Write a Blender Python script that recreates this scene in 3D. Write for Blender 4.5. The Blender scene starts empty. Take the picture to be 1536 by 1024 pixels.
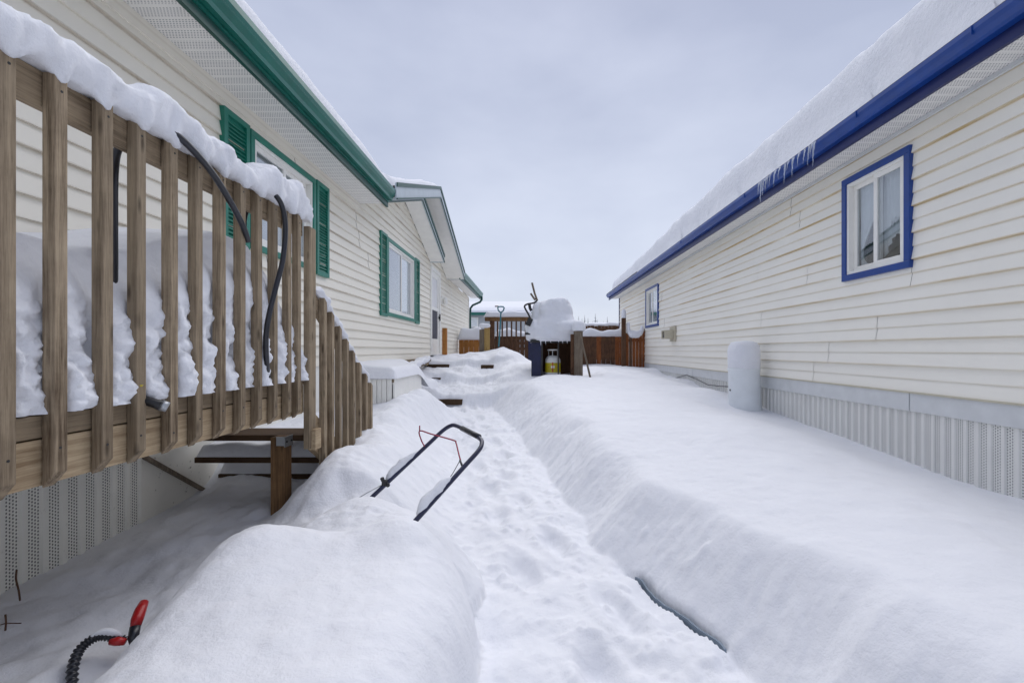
import bpy, math, random
import numpy as np
from mathutils import Vector, Matrix, noise as mnoise
random.seed(7)
R = math.radians
H = 1.5            # camera height above the bare ground; heights below are written relative to the camera
F, CX, CY = 683.0, 797.0, 525.0
scene = bpy.context.scene
col = scene.collection

def at(px, py, Y):                      # a photo reading turned into metres at distance Y
    return ((px-CX)/F*Y, Y, (CY-py)/F*Y)
def ywall(px, X):                       # distance along a wall at X
    return F*X/(px-CX)

# ------------------------------------------------------------------ noise
def _h(ix, iy, seed):
    n = (ix.astype(np.int64)*374761393 + iy.astype(np.int64)*668265263 + seed*974711) & 0xffffffff
    n = ((n ^ (n >> 13))*1274126177) & 0xffffffff
    n = n ^ (n >> 16)
    return (n & 0xffff)/65535.0
def vnoise(x, y, seed=0):
    x = np.asarray(x, float); y = np.asarray(y, float)
    ix = np.floor(x); iy = np.floor(y)
    fx = x-ix; fy = y-iy
    u = fx*fx*fx*(fx*(fx*6-15)+10); v = fy*fy*fy*(fy*(fy*6-15)+10)
    a = _h(ix, iy, seed); b = _h(ix+1, iy, seed); c = _h(ix, iy+1, seed); d = _h(ix+1, iy+1, seed)
    return (a*(1-u)+b*u)*(1-v) + (c*(1-u)+d*u)*v - .5
def fbm(x, y, seed=0, oct=3):
    s = 0; a = 1.0
    for o in range(oct):
        c, sn = math.cos(.6*o+.3), math.sin(.6*o+.3)
        s = s + a*vnoise((x*c-y*sn)*2**o, (x*sn+y*c)*2**o, seed+o*17)
        a *= .5
    return s
def ss(a, b, x):
    t = np.clip((np.asarray(x, float)-a)/(np.asarray(b, float)-a), 0, 1)
    return t*t*(3-2*t)
def n3(v, s, seed=0): return mnoise.noise(Vector((v[0]*s+seed, v[1]*s-seed*.7, v[2]*s+seed*.3)))

# ------------------------------------------------------------------ objects
ORIG = {}
def tag(o, label=None, cat=None, group=None, kind=None):
    if label: o['label'] = label
    if cat: o['category'] = cat
    if group: o['group'] = group
    if kind: o['kind'] = kind
    return o
def thing(name, loc, label, cat, group=None):
    o = bpy.data.objects.new(name, None); col.objects.link(o)
    o.empty_display_size = .1
    o.location = (loc[0], loc[1], loc[2]+H)
    ORIG[o.name] = Vector(loc)
    return tag(o, label, cat, group)

class MB:
    def __init__(s): s.v = []; s.f = []; s.mi = []
    def add(s, vs, fs, M=None, mi=0):
        b = len(s.v)
        for p in vs:
            p = Vector(p)
            s.v.append(M @ p if M is not None else p)
        for f in fs:
            s.f.append([b+i for i in f]); s.mi.append(mi)
    def box(s, x0, x1, y0, y1, z0, z1, M=None, mi=0):
        if x0 > x1: x0, x1 = x1, x0
        if y0 > y1: y0, y1 = y1, y0
        if z0 > z1: z0, z1 = z1, z0
        vs = [(x0,y0,z0),(x1,y0,z0),(x1,y1,z0),(x0,y1,z0),(x0,y0,z1),(x1,y0,z1),(x1,y1,z1),(x0,y1,z1)]
        s.add(vs, [(0,3,2,1),(4,5,6,7),(0,1,5,4),(1,2,6,5),(2,3,7,6),(3,0,4,7)], M, mi)
        return s
    def bar(s, a, b, w, h, up=(0,0,1), mi=0):          # rectangular bar from a to b
        a = Vector(a); b = Vector(b); d = (b-a); L = d.length; d.normalize()
        side = d.cross(Vector(up))
        if side.length < 1e-4: side = d.cross(Vector((1,0,0)))
        side.normalize(); u = side.cross(d)
        M = Matrix((( d.x,side.x,u.x,a.x),(d.y,side.y,u.y,a.y),(d.z,side.z,u.z,a.z),(0,0,0,1)))
        return s.box(0, L, -w/2, w/2, -h/2, h/2, M, mi)
    def tube(s, pts, r, n=10, cap=True, mi=0):
        pts = [Vector(p) for p in pts]
        rs = r if isinstance(r, (list, tuple)) else [r]*len(pts)
        b = len(s.v); ref = None
        for i, p in enumerate(pts):
            t = (pts[min(i+1, len(pts)-1)]-pts[max(i-1, 0)])
            if t.length < 1e-9: t = Vector((0,0,1))
            t.normalize()
            if ref is None:
                ref = t.orthogonal().normalized()
            else:
                ref = (ref - t*ref.dot(t))
                ref = ref.normalized() if ref.length > 1e-6 else t.orthogonal().normalized()
            bi = t.cross(ref)
            for k in range(n):
                a = 2*math.pi*k/n
                s.v.append(p + (ref*math.cos(a)+bi*math.sin(a))*rs[i])
        for i in range(len(pts)-1):
            for k in range(n):
                k2 = (k+1) % n
                s.f.append([b+i*n+k, b+i*n+k2, b+(i+1)*n+k2, b+(i+1)*n+k]); s.mi.append(mi)
        if cap:
            s.f.append([b+k for k in reversed(range(n))]); s.mi.append(mi)
            e = b+(len(pts)-1)*n
            s.f.append([e+k for k in range(n)]); s.mi.append(mi)
        return s
    def prism(s, poly, lo, hi, axis='x', M=None, mi=0):  # poly in the two other axes
        n = len(poly)
        def mk(p, t):
            return {'x': (t,p[0],p[1]), 'y': (p[0],t,p[1]), 'z': (p[0],p[1],t)}[axis]
        vs = [mk(p, lo) for p in poly]+[mk(p, hi) for p in poly]
        fs = [tuple(range(n))[::-1], tuple(range(n, 2*n))]+[(i,(i+1)%n,n+(i+1)%n,n+i) for i in range(n)]
        s.add(vs, fs, M, mi); return s
    def lathe(s, c, prof, n=24, mi=0):                  # prof: list of (r, z)
        b = len(s.v)
        for r, z in prof:
            for k in range(n):
                a = 2*math.pi*k/n
                s.v.append(Vector((c[0]+r*math.cos(a), c[1]+r*math.sin(a), c[2]+z)))
        for i in range(len(prof)-1):
            for k in range(n):
                k2 = (k+1) % n
                s.f.append([b+i*n+k, b+i*n+k2, b+(i+1)*n+k2, b+(i+1)*n+k]); s.mi.append(mi)
        return s
    def build(s, name, mat, parent=None, smooth=False, bevel=0, recalc=False, sub=0):
        me = bpy.data.meshes.new(name)
        org = ORIG[parent.name] if parent is not None else Vector((0,0,0))
        off = Vector((0,0,H)) if parent is None else -org
        me.from_pydata([tuple(v+off) for v in s.v], [], s.f)
        mats = mat if isinstance(mat, (list, tuple)) else [mat]
        for m in mats: me.materials.append(m)
        if len(mats) > 1: me.polygons.foreach_set('material_index', s.mi)
        if smooth: me.polygons.foreach_set('use_smooth', [True]*len(me.polygons))
        if recalc:
            import bmesh
            bm = bmesh.new(); bm.from_mesh(me); bmesh.ops.remove_doubles(bm, verts=bm.verts, dist=1e-5)
            bmesh.ops.recalc_face_normals(bm, faces=bm.faces); bm.to_mesh(me); bm.free()
        me.update()
        o = bpy.data.objects.new(name, me); col.objects.link(o)
        if parent is not None: o.parent = parent
        ORIG[o.name] = org
        if bevel:
            b = o.modifiers.new('edge', 'BEVEL'); b.width = bevel; b.segments = 2; b.limit_method = 'ANGLE'; b.angle_limit = R(40)
        if sub:
            m = o.modifiers.new('sub', 'SUBSURF'); m.levels = sub; m.render_levels = sub
        return o
def copy_part(o, parent, d):
    c = o.copy(); col.objects.link(c); c.parent = parent
    c.location = Vector(o.location)+Vector(d); ORIG[c.name] = ORIG[o.name]
    return c

# ------------------------------------------------------------------ materials
def new(name):
    m = bpy.data.materials.new(name); m.use_nodes = True
    nt = m.node_tree; b = nt.nodes['Principled BSDF']
    return m, nt, nt.nodes, nt.links, b
def N(nt, t, **k):
    n = nt.nodes.new(t)
    for a, v in k.items():
        if a == 'inp':
            for i, x in v.items(): n.inputs[i].default_value = x
        else: setattr(n, a, v)
    return n
def math_n(nt, op, a, b=None):
    n = N(nt, 'ShaderNodeMath', operation=op)
    for i, x in enumerate((a, b)):
        if x is None: continue
        if isinstance(x, (int, float)): n.inputs[i].default_value = x
        else: nt.links.new(x, n.inputs[i])
    return n.outputs[0]
def mixc(nt, fac, a, b, blend='MIX'):
    n = N(nt, 'ShaderNodeMix', data_type='RGBA', blend_type=blend)
    for i, x in ((0, fac), (6, a), (7, b)):
        if hasattr(x, 'links') or hasattr(x, 'is_linked'): nt.links.new(x, n.inputs[i])
        elif isinstance(x, (int, float)): n.inputs[i].default_value = x
        else: n.inputs[i].default_value = (*x, 1) if len(x) == 3 else x
    return n.outputs[2]
def noise_n(nt, vec, scale, detail=3, rough=.55, dim='3D'):
    n = N(nt, 'ShaderNodeTexNoise', inp={'Scale': scale, 'Detail': detail, 'Roughness': rough})
    if vec is not None: nt.links.new(vec, n.inputs['Vector'])
    return n.outputs['Fac']
def ramp(nt, fac, lo, hi):
    n = N(nt, 'ShaderNodeMapRange', inp={'From Min': lo, 'From Max': hi}); n.clamp = True
    nt.links.new(fac, n.inputs['Value']); return n.outputs[0]
def coords(nt, scale=(1,1,1)):
    t = N(nt, 'ShaderNodeTexCoord'); m = N(nt, 'ShaderNodeMapping'); m.inputs['Scale'].default_value = scale
    nt.links.new(t.outputs['Object'], m.inputs['Vector']); return m.outputs[0]
def bump(nt, b, h, strength, dist=.01):
    n = N(nt, 'ShaderNodeBump', inp={'Strength': strength, 'Distance': dist})
    nt.links.new(h, n.inputs['Height']); nt.links.new(n.outputs[0], b.inputs['Normal'])

def m_plain(name, c, rough=.5, var=.12, spec=.5, metal=0, bmp=.0, scale=6):
    m, nt, nd, ln, b = new(name)
    v = coords(nt)
    f = noise_n(nt, v, scale, 5, .65)
    k = ramp(nt, f, .3, .7)
    ln.new(mixc(nt, k, tuple(x*(1-var) for x in c), tuple(min(1, x*(1+var)) for x in c)), b.inputs['Base Color'])
    b.inputs['Roughness'].default_value = rough; b.inputs['Metallic'].default_value = metal
    b.inputs['Specular IOR Level'].default_value = spec
    if bmp: bump(nt, b, noise_n(nt, v, scale*12, 3), bmp, .003)
    return m
def m_wood(name, c1, c2, axis='z', knots=True, rough=.8):
    m, nt, nd, ln, b = new(name)
    sc = {'x': (1.5,40,40), 'y': (40,1.5,40), 'z': (40,40,1.5)}[axis]
    oi = N(nt, 'ShaderNodeObjectInfo')
    va = N(nt, 'ShaderNodeVectorMath', operation='ADD')
    sc_n = N(nt, 'ShaderNodeVectorMath', operation='SCALE'); sc_n.inputs['Scale'].default_value = 37
    cmb = N(nt, 'ShaderNodeCombineXYZ')
    for i in range(3): ln.new(oi.outputs['Random'], cmb.inputs[i])
    ln.new(cmb.outputs[0], sc_n.inputs[0])
    ln.new(coords(nt, sc), va.inputs[0]); ln.new(sc_n.outputs[0], va.inputs[1])
    g = noise_n(nt, va.outputs[0], 1.6, 6, .65)
    blot = noise_n(nt, coords(nt), 5, 4, .6)
    fine = noise_n(nt, va.outputs[0], 6.5, 5, .75)
    g = math_n(nt, 'ADD', math_n(nt, 'MULTIPLY', g, .6), math_n(nt, 'MULTIPLY', fine, .4))
    k = math_n(nt, 'ADD', math_n(nt, 'MULTIPLY', g, .8), math_n(nt, 'MULTIPLY', blot, .30))
    c = mixc(nt, ramp(nt, k, .43, .66), c2, c1)
    rnd = ramp(nt, oi.outputs['Random'], 0, 1)
    c = mixc(nt, math_n(nt, 'MULTIPLY', rnd, .55), c, tuple(x*.50 for x in c1))
    if knots:
        vor = N(nt, 'ShaderNodeTexVoronoi', inp={'Scale': 1.0})
        ks = {'x': (3,16,16), 'y': (16,3,16), 'z': (16,16,4)}[axis]
        va2 = N(nt, 'ShaderNodeVectorMath', operation='ADD')
        ln.new(coords(nt, ks), va2.inputs[0]); ln.new(sc_n.outputs[0], va2.inputs[1])
        ln.new(va2.outputs[0], vor.inputs['Vector'])
        kk = math_n(nt, 'SUBTRACT', 1.0, ramp(nt, vor.outputs['Distance'], .05, .17))
        c = mixc(nt, math_n(nt, 'MULTIPLY', kk, .7), c, tuple(x*.35 for x in c2))
    ln.new(c, b.inputs['Base Color'])
    b.inputs['Roughness'].default_value = rough; b.inputs['Specular IOR Level'].default_value = .25
    bump(nt, b, g, .5, .003)
    return m
def m_snow(name, c=(.815,.83,.875), b1=.36, grain=1.0):
    m, nt, nd, ln, b = new(name)
    v = coords(nt)
    f = noise_n(nt, v, 3.0, 4, .6)
    ln.new(mixc(nt, ramp(nt, f, .3, .7), tuple(x*.975 for x in c), c), b.inputs['Base Color'])
    b.inputs['Roughness'].default_value = .75; b.inputs['Specular IOR Level'].default_value = .2
    h = math_n(nt, 'ADD', math_n(nt, 'MULTIPLY', noise_n(nt, v, 16, 6, .68), 1.0), math_n(nt, 'MULTIPLY', noise_n(nt, v, 120*grain, 4, .7), .10))
    bump(nt, b, h, b1, .03)
    return m
COURSE = .1145
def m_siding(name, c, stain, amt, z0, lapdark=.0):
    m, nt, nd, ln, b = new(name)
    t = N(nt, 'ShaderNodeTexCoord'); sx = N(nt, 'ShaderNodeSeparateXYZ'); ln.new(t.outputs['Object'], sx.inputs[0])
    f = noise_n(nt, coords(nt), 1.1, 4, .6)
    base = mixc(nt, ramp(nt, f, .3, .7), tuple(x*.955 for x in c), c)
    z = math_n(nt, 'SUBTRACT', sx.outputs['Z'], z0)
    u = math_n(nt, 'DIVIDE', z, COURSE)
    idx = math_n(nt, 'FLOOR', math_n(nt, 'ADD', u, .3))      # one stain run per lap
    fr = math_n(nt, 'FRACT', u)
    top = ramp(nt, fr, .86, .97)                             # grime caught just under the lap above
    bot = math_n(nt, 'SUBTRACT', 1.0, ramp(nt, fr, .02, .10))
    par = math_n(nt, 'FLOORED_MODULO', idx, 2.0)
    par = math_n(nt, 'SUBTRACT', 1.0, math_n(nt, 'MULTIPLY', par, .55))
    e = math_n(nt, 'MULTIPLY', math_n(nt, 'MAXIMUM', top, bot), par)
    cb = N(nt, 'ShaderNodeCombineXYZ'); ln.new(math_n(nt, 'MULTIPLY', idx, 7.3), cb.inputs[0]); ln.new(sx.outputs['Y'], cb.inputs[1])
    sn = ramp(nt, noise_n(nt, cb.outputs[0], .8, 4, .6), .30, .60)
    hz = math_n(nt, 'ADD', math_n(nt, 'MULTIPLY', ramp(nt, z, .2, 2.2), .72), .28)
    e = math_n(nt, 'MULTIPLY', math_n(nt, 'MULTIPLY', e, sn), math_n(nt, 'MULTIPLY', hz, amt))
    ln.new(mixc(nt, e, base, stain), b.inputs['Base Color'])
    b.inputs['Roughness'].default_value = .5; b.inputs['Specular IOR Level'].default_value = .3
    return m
def m_perf(name, c, uax, vax, period, band, pitch, dark=(.05,.05,.055), dirt=.0, offs=0.0):
    m, nt, nd, ln, b = new(name)
    t = N(nt, 'ShaderNodeTexCoord'); sx = N(nt, 'ShaderNodeSeparateXYZ'); ln.new(t.outputs['Object'], sx.inputs[0])
    u = math_n(nt, 'ADD', sx.outputs[uax], 50.0+offs); w = math_n(nt, 'ADD', sx.outputs[vax], 50.0)
    inb = math_n(nt, 'LESS_THAN', math_n(nt, 'FRACT', math_n(nt, 'DIVIDE', u, period)), band)
    uu = math_n(nt, 'DIVIDE', u, pitch)
    fl = math_n(nt, 'FLOOR', uu)
    ww = math_n(nt, 'ADD', math_n(nt, 'DIVIDE', w, pitch*1.25), math_n(nt, 'MULTIPLY', fl, .5))
    du = math_n(nt, 'MULTIPLY', math_n(nt, 'SUBTRACT', math_n(nt, 'FRACT', uu), .5), 1.15); dw = math_n(nt, 'SUBTRACT', math_n(nt, 'FRACT', ww), .5)
    d = math_n(nt, 'SQRT', math_n(nt, 'ADD', math_n(nt, 'MULTIPLY', du, du), math_n(nt, 'MULTIPLY', dw, dw)))
    hole = math_n(nt, 'MULTIPLY', math_n(nt, 'SUBTRACT', 1.0, ramp(nt, d, .24, .34)), inb)
    f = noise_n(nt, coords(nt), 4, 5, .6)
    base = mixc(nt, ramp(nt, f, .3, .7), tuple(x*.92 for x in c), c)
    if dirt:
        sp = ramp(nt, noise_n(nt, coords(nt), 22, 5, .7), .62, .72)
        base = mixc(nt, math_n(nt, 'MULTIPLY', sp, dirt), base, (.1,.085,.06))
    ln.new(mixc(nt, hole, base, dark), b.inputs['Base Color'])
    b.inputs['Roughness'].default_value = .5
    return m
def m_glass(name, tint=(.88,.90,.91)):
    m, nt, nd, ln, b = new(name)
    nd.remove(b); out = nd['Material Output']
    tr = N(nt, 'ShaderNodeBsdfTransparent', inp={'Color': (*tint, 1)}); gl = N(nt, 'ShaderNodeBsdfGlossy', inp={'Roughness': .02, 'Color': (.95,.97,1,1)})
    lw = N(nt, 'ShaderNodeLayerWeight', inp={'Blend': .5}); fr_ = math_n(nt, 'ADD', .10, math_n(nt, 'MULTIPLY', math_n(nt, 'POWER', lw.outputs['Facing'], 3.0), .8)); mx = N(nt, 'ShaderNodeMixShader')
    bp = N(nt, 'ShaderNodeBump', inp={'Strength': .08, 'Distance': .01}); ln.new(noise_n(nt, coords(nt), 2.5, 1), bp.inputs['Height']); ln.new(bp.outputs[0], gl.inputs['Normal'])
    ln.new(fr_, mx.inputs[0]); ln.new(tr.outputs[0], mx.inputs[1]); ln.new(gl.outputs[0], mx.inputs[2]); ln.new(mx.outputs[0], out.inputs[0])
    return m
def m_ice(name):
    m, nt, nd, ln, b = new(name)
    b.inputs['Base Color'].default_value = (.85,.9,.96,1); b.inputs['Roughness'].default_value = .12
    b.inputs['Transmission Weight'].default_value = .65; b.inputs['IOR'].default_value = 1.31
    bump(nt, b, noise_n(nt, coords(nt), 40, 3), .3, .004)
    return m

SNOW = m_snow('snow')
SNOW_S = m_snow('snow_roof', b1=.8)
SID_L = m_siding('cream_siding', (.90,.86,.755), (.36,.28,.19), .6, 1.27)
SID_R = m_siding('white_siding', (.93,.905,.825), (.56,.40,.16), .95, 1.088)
VINYL = m_plain('white_vinyl', (.88,.87,.82), .4, .05)
SKIRT_L = m_perf('perforated_skirting', (.90,.89,.83), 1, 2, .093, .62, .0135, dark=(.12,.12,.12), dirt=.35)
SKIRT_R = m_perf('perforated_skirting_plain', (.82,.82,.79), 1, 2, .093, .62, .0165, dark=(.20,.20,.205), dirt=.0)
DIRTY = m_perf('spattered_panel', (.86,.84,.77), 1, 2, .09, -.1, .0135, dirt=.9)
SOFFIT = m_perf('perforated_soffit', (.90,.89,.85), 1, 0, .1, .8, .016, dark=(.30,.30,.31))
GREY = m_plain('grey_sheet_metal', (.66,.68,.69), .42, .06, metal=.0)
GREEN = m_plain('green_paint', (.006,.13,.10), .32, .14, spec=.6)
GREEN_L = m_plain('green_shutter_paint', (.012,.19,.135), .38, .12)
GREEN_D = m_plain('dark_green_fascia', (.004,.058,.043), .4, .15)
BLUE = m_plain('blue_paint', (.002,.045,.25), .33, .14, spec=.6)
BLUE_D = m_plain('dark_blue_fascia', (.004,.012,.095), .4, .12)
PALEF = m_plain('pale_grey_fascia', (.50,.56,.60), .45, .06)
SHING = m_plain('dark_shingle', (.06,.06,.062), .9, .3, bmp=.6, scale=14)
GLASS = m_glass('window_glass')
ROOM = m_plain('dark_room', (.035,.035,.04), .9)
CURT = m_plain('grey_curtain', (.75,.78,.78), .9, .08)
BLIND = m_plain('white_blind', (.78,.78,.78), .7, .05)
SCREEN = m_plain('insect_screen', (.075,.078,.10), .8, .15)
WOOD = m_wood('weathered_wood', (.46,.365,.25), (.10,.068,.042), 'z')
WOOD_Y = m_wood('weathered_rail_wood', (.43,.335,.225), (.135,.095,.06), 'y')
PLY = m_wood('tan_board', (.55,.43,.28), (.26,.18,.105), 'y')
WOOD_X = m_wood('dark_stair_wood', (.10,.058,.03), (.04,.022,.012), 'x')
POSTW = m_wood('brown_post_wood', (.26,.15,.07), (.08,.042,.02), 'z')
POSTG = m_wood('grey_post_wood', (.28,.23,.175), (.10,.075,.055), 'z')
FENCE = m_wood('brown_fence_wood', (.17,.085,.045), (.035,.02,.014), 'z')
FENCE_R = m_wood('red_cedar_wood', (.34,.115,.036), (.12,.04,.016), 'z')
ORANGE = m_wood('orange_wood', (.50,.22,.06), (.28,.11,.03), 'z')
TAN = m_wood('tan_post_wood', (.50,.34,.13), (.32,.2,.07), 'z')
BLACKR = m_plain('black_rubber', (.016,.018,.026), .32, .2, spec=.6)
BLACKM = m_plain('black_metal', (.012,.012,.014), .4, .2)
NAVYM = m_plain('navy_painted_tube', (.011,.014,.05), .33, .2, spec=.6)
NAVY = m_plain('navy_panel', (.004,.008,.05), .5, .3)
RED = m_plain('red_plastic', (.42,.012,.014), .35, .15)
REDW = m_plain('red_wire', (.30,.02,.055), .45, .1)
STEEL = m_plain('galvanised_steel', (.42,.44,.46), .38, .12, metal=.7)
CHUTE = m_plain('frosted_grey_plastic', (.77,.81,.84), .35, .04)
YELLOW = m_plain('yellow_label', (.52,.42,.015), .4, .12)
WHITEP = m_plain('white_tank_paint', (.74,.74,.72), .35, .08)
TEAL = m_plain('teal_plastic', (.02,.16,.20), .4, .1)
TWIG = m_plain('dry_twig', (.10,.05,.03), .9, .3)
ICE = m_ice('ice')
BARK = m_plain('bark', (.07,.06,.055), .9, .3)
FROST_HAZE = m_plain('frost_haze_needles', (.30,.33,.37), .9, .3, scale=2)  # pale tone carries frost plus the haze of distance
TANB = m_plain('beige_vent', (.55,.51,.40), .5, .1)
FARWALL = m_plain('far_grey_siding', (.42,.44,.46), .6, .06)

# ------------------------------------------------------------------ snow-covered ground
XW_L, XW_R = -2.40, 3.30
def path_right(Y):
    return np.interp(Y, [-8,1.0,1.95,2.5,2.9,3.87,5.4,7,8.3,10,12,14,60], [1.1,.97,.79,.60,.40,.25,-.05,-.42,-.72,-.85,-.75,-.6,0])
def ground_z(X, Y, detail=True):
    X = np.asarray(X, float); Y = np.asarray(Y, float)
    zc = np.interp(Y, [-8,1,3,6,8.5,11,13,17,25,60,400], [-.90,-.86,-.79,-.66,-.49,-.46,-.44,-.42,-.45,-.6,-.6])
    zw = np.interp(Y, [-8,3,6.5,10,13,17,25,400], [-1.06,-1.01,-.80,-.63,-.49,-.44,-.45,-.6])
    zR = zc + (zw-zc)*ss(1.6, 3.25, X)
    zR = zR + .09*fbm(X*.8, Y*.6, 3, 3)
    zP_lump = .34*np.exp(-((X+.42)**2/.20+(Y-10.7)**2/.35)) + .24*np.exp(-((X+.6)**2/.6+(Y-12.4)**2/1.0)) + .12*np.exp(-((X+.1)**2/.2+(Y-9.6)**2/.2))
    zR = zR + .10*np.exp(-((X-2.72)**2/.10+(Y-6.95)**2/.25)) + .13*np.exp(-((X-.45)**2/.35+(Y-7.9)**2/.4))
    zP = np.interp(Y, [-8,1.5,2.5,4,6,7.2,8.15,8.32,9.3,9.46,10.3,10.42,11.2,13,16,60,400],
                      [-1.36,-1.32,-1.27,-1.19,-1.10,-1.05,-1.01,-.80,-.66,-.50,-.42,-.26,-.14,-.16,-.2,-.6,-.6])
    zP = zP + .05*fbm(X*2.2, Y*1.6, 11, 3)
    # left side between house and path
    zL = np.interp(Y, [-8,1,2.3,2.62,2.85,3.1,3.8,5,6,7,8,8.3,9.3,9.46,10.3,10.42,11.2,400],
                      [-1.14,-1.13,-1.10,-.96,-.77,-.70,-.68,-.70,-.66,-.60,-.60,-.56,-.48,-.42,-.34,-.22,-.14,-.6])
    under = ss(-1.27, -1.66, X)*ss(3.9, 3.2, Y)
    zL = zL*(1-under) + np.interp(Y, [-8,2.3,3.4,4], [-1.13,-1.10,-1.02,-.75])*under
    zL = zL + .09*fbm(X*2.6, Y*2.2, 29, 4)*ss(-2.4, -2.2, X)
    xl = np.interp(Y, [-8,1,2.3,3,4,5,6,7,8,9,10,400], [-.3,-.22,-.25,-.40,-.62,-.85,-1.1,-1.35,-1.55,-1.75,-2.0,-2.2])
    k = ss(xl-.75, xl+.05, X)
    z = zL*(1-k)+zP*k
    # bank to the right of the trodden path
    xf = path_right(Y) + .07*fbm(Y*2.2, Y*0+3, 41, 4)
    wd = np.interp(Y, [1,2.5,4,7,10], [.50,.48,.52,.6,.7])+.26*fbm(X*1.3, Y*1.1, 43, 3)
    u = np.clip((X-xf)/wd, 0, 1)
    w = 1-(1-u)**2.6
    w = w*.5+.5*u*u*(3-2*u)
    z = z*(1-w)+zR*w
    z = z + .34*np.exp(-((X+1.48)**2/.07+(Y-6.5)**2/.9)) + zP_lump + .10*fbm(X*1.7, Y*1.5, 47, 3)*ss(7, 9, Y)*ss(14, 11, Y)
    # mound over the buried mower
    mx, my, ma, mb = -.84, 1.58, .63, .80
    nz = .05*fbm(X*3, Y*3, 51, 2)
    mx = mx + .065*ss(1.95, 1.25, Y)*ss(-.6, -1.1, X)
    d = (np.abs((X-mx)/ma)**3.4+np.abs((Y-my)/mb)**3.4)**(1/3.4) + nz
    top = -.87 + .15*np.exp(-((X+1.27)**2/.085+(Y-2.02)**2/.13)) + .035*np.exp(-((X+.65)**2/.2+(Y-2.15)**2/.05)) - .03*ss(1.6, 1.0, Y)
    prof = np.clip(1-np.clip(d, 0, 1)**6, 0, 1)**.6
    low = -1.42
    # lower shoulder of snow round the foot of the handle
    d2 = np.sqrt(((X+.86)/.62)**2+((Y-2.36)/.48)**2) + .05*fbm(X*3, Y*3, 53, 2)
    z2 = -1.25 + (.40)*np.clip(1-np.clip(d2, 0, 1)**2.6, 0, 1)
    h2 = np.clip(.5+.5*(z2-z)/.12, 0, 1)
    z = np.where(d2 < 1, z*(1-h2)+z2*h2+.12*h2*(1-h2), z)
    zm = low + (top-low)*prof
    kk = .05
    hsm = np.clip(.5+.5*(zm-z)/kk, 0, 1)
    z = np.where(d < 1.0, z*(1-hsm)+zm*hsm + kk*hsm*(1-hsm), z)
    z = z + .075*np.exp(-((X+.95)**2+(Y-2.59)**2)/.035) + .095*np.exp(-((X+.585)**2+(Y-2.17)**2)/.04)
    if detail:
        inpath = k*(1-w)*ss(12, 9, Y)*(d > 1)
        z = z + inpath*.038*fbm(X*5.0, Y*4.2, 61, 4)
        # footprints along the path
        rnd = random.Random(5)
        fade = 1
        yy = 1.5
        side = 1
        while yy < 8.0:
            cxp = path_right(yy) - .42 + side*.13 + rnd.uniform(-.05,.05)
            if yy > 3: cxp -= .08
            slope = (path_right(yy+.5)-path_right(yy-.5))
            dx = X-cxp; dy = Y-yy
            lx = dx - slope*dy
            q = (lx/.075)**2+(dy/.16)**2
            z = z - .045*np.exp(-q**1.6)*(q < 6) + .018*np.exp(-(np.sqrt(q)-1.5)**2*4)*(q < 9)
            yy += rnd.uniform(.24,.36)*(1+.04*yy); side = -side
        steep = np.clip(4*w*(1-w), 0, 1)*ss(14, 6, Y) + ss(.80, .93, d)*(d < 1.02)
        z = z + steep*.016*fbm(X*26, Y*26, 71, 3)
        z = z + .012*fbm(X*8, Y*8, 83, 4) + .010*(d < 1)*fbm(X*16, Y*16, 85, 3)*ss(.35, .8, d)
        crumb = np.clip(fbm(X*27, Y*27, 87, 2)-.22, 0, 1)*.025 + np.clip(fbm(X*13, Y*13, 89, 2)-.3, 0, 1)*.06
        z = z + crumb*np.clip(inpath*1.0 + .7*np.exp(-((X-xf)/.22)**2)*ss(9, 5, Y), 0, 1)
        # collapsed crack under the bank
        ck = ss(1.88, 2.05, Y)*ss(2.62, 2.5, Y)
        xc = xf-.004+.025*fbm(Y*6, Y*0, 91, 2)
        wdt = .010+.010*np.clip(fbm(Y*5, Y*0+9, 95, 2)+.55, 0, 1)
        z = z - ck*.09*np.exp(-((X-xc)/wdt)**4)
    return z
def axis(segs):
    out = [segs[0][0]]
    for a, b, h in segs:
        n = max(1, int(round((b-a)/h)))
        out += list(np.linspace(a, b, n+1)[1:])
    return np.array(out)
xs = axis([(-300,-60,30),(-60,-12,4),(-12,-3,.8),(-3,-2.4,.08),(-2.4,1.45,.0125),(1.45,3.4,.03),(3.4,12,.8),(12,60,4),(60,300,30)])
ys = axis([(-40,-6,2),(-6,.7,.12),(.7,4.2,.0125),(4.2,7,.025),(7,13,.04),(13,20,.15),(20,60,1.2),(60,600,25)])
GX, GY = np.meshgrid(xs, ys)
GZ = ground_z(GX, GY)
def grid_mesh(name, X, Y, Z, mat, smooth=True, parent=None):
    ny, nx = X.shape
    org = ORIG[parent.name] if parent is not None else Vector((0,0,-H))
    v = np.stack([X-org.x, Y-org.y, Z-org.z], -1).reshape(-1, 3)
    me = bpy.data.meshes.new(name)
    me.vertices.add(len(v)); me.vertices.foreach_set('co', v.astype(np.float32).ravel())
    idx = np.arange(ny*nx).reshape(ny, nx)
    q = np.stack([idx[:-1,:-1], idx[:-1,1:], idx[1:,1:], idx[1:,:-1]], -1).reshape(-1, 4)
    me.loops.add(q.size); me.loops.foreach_set('vertex_index', q.ravel().astype(np.int32))
    me.polygons.add(len(q)); me.polygons.foreach_set('loop_start', (np.arange(len(q))*4).astype(np.int32))
    me.polygons.foreach_set('loop_total', np.full(len(q), 4, np.int32))
    me.materials.append(mat)
    me.polygons.foreach_set('use_smooth', np.full(len(q), smooth))
    me.update(); me.validate()
    o = bpy.data.objects.new(name, me); col.objects.link(o)
    if parent is not None: o.parent = parent
    ORIG[o.name] = org if parent is not None else Vector((0,0,0))
    return o
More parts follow.
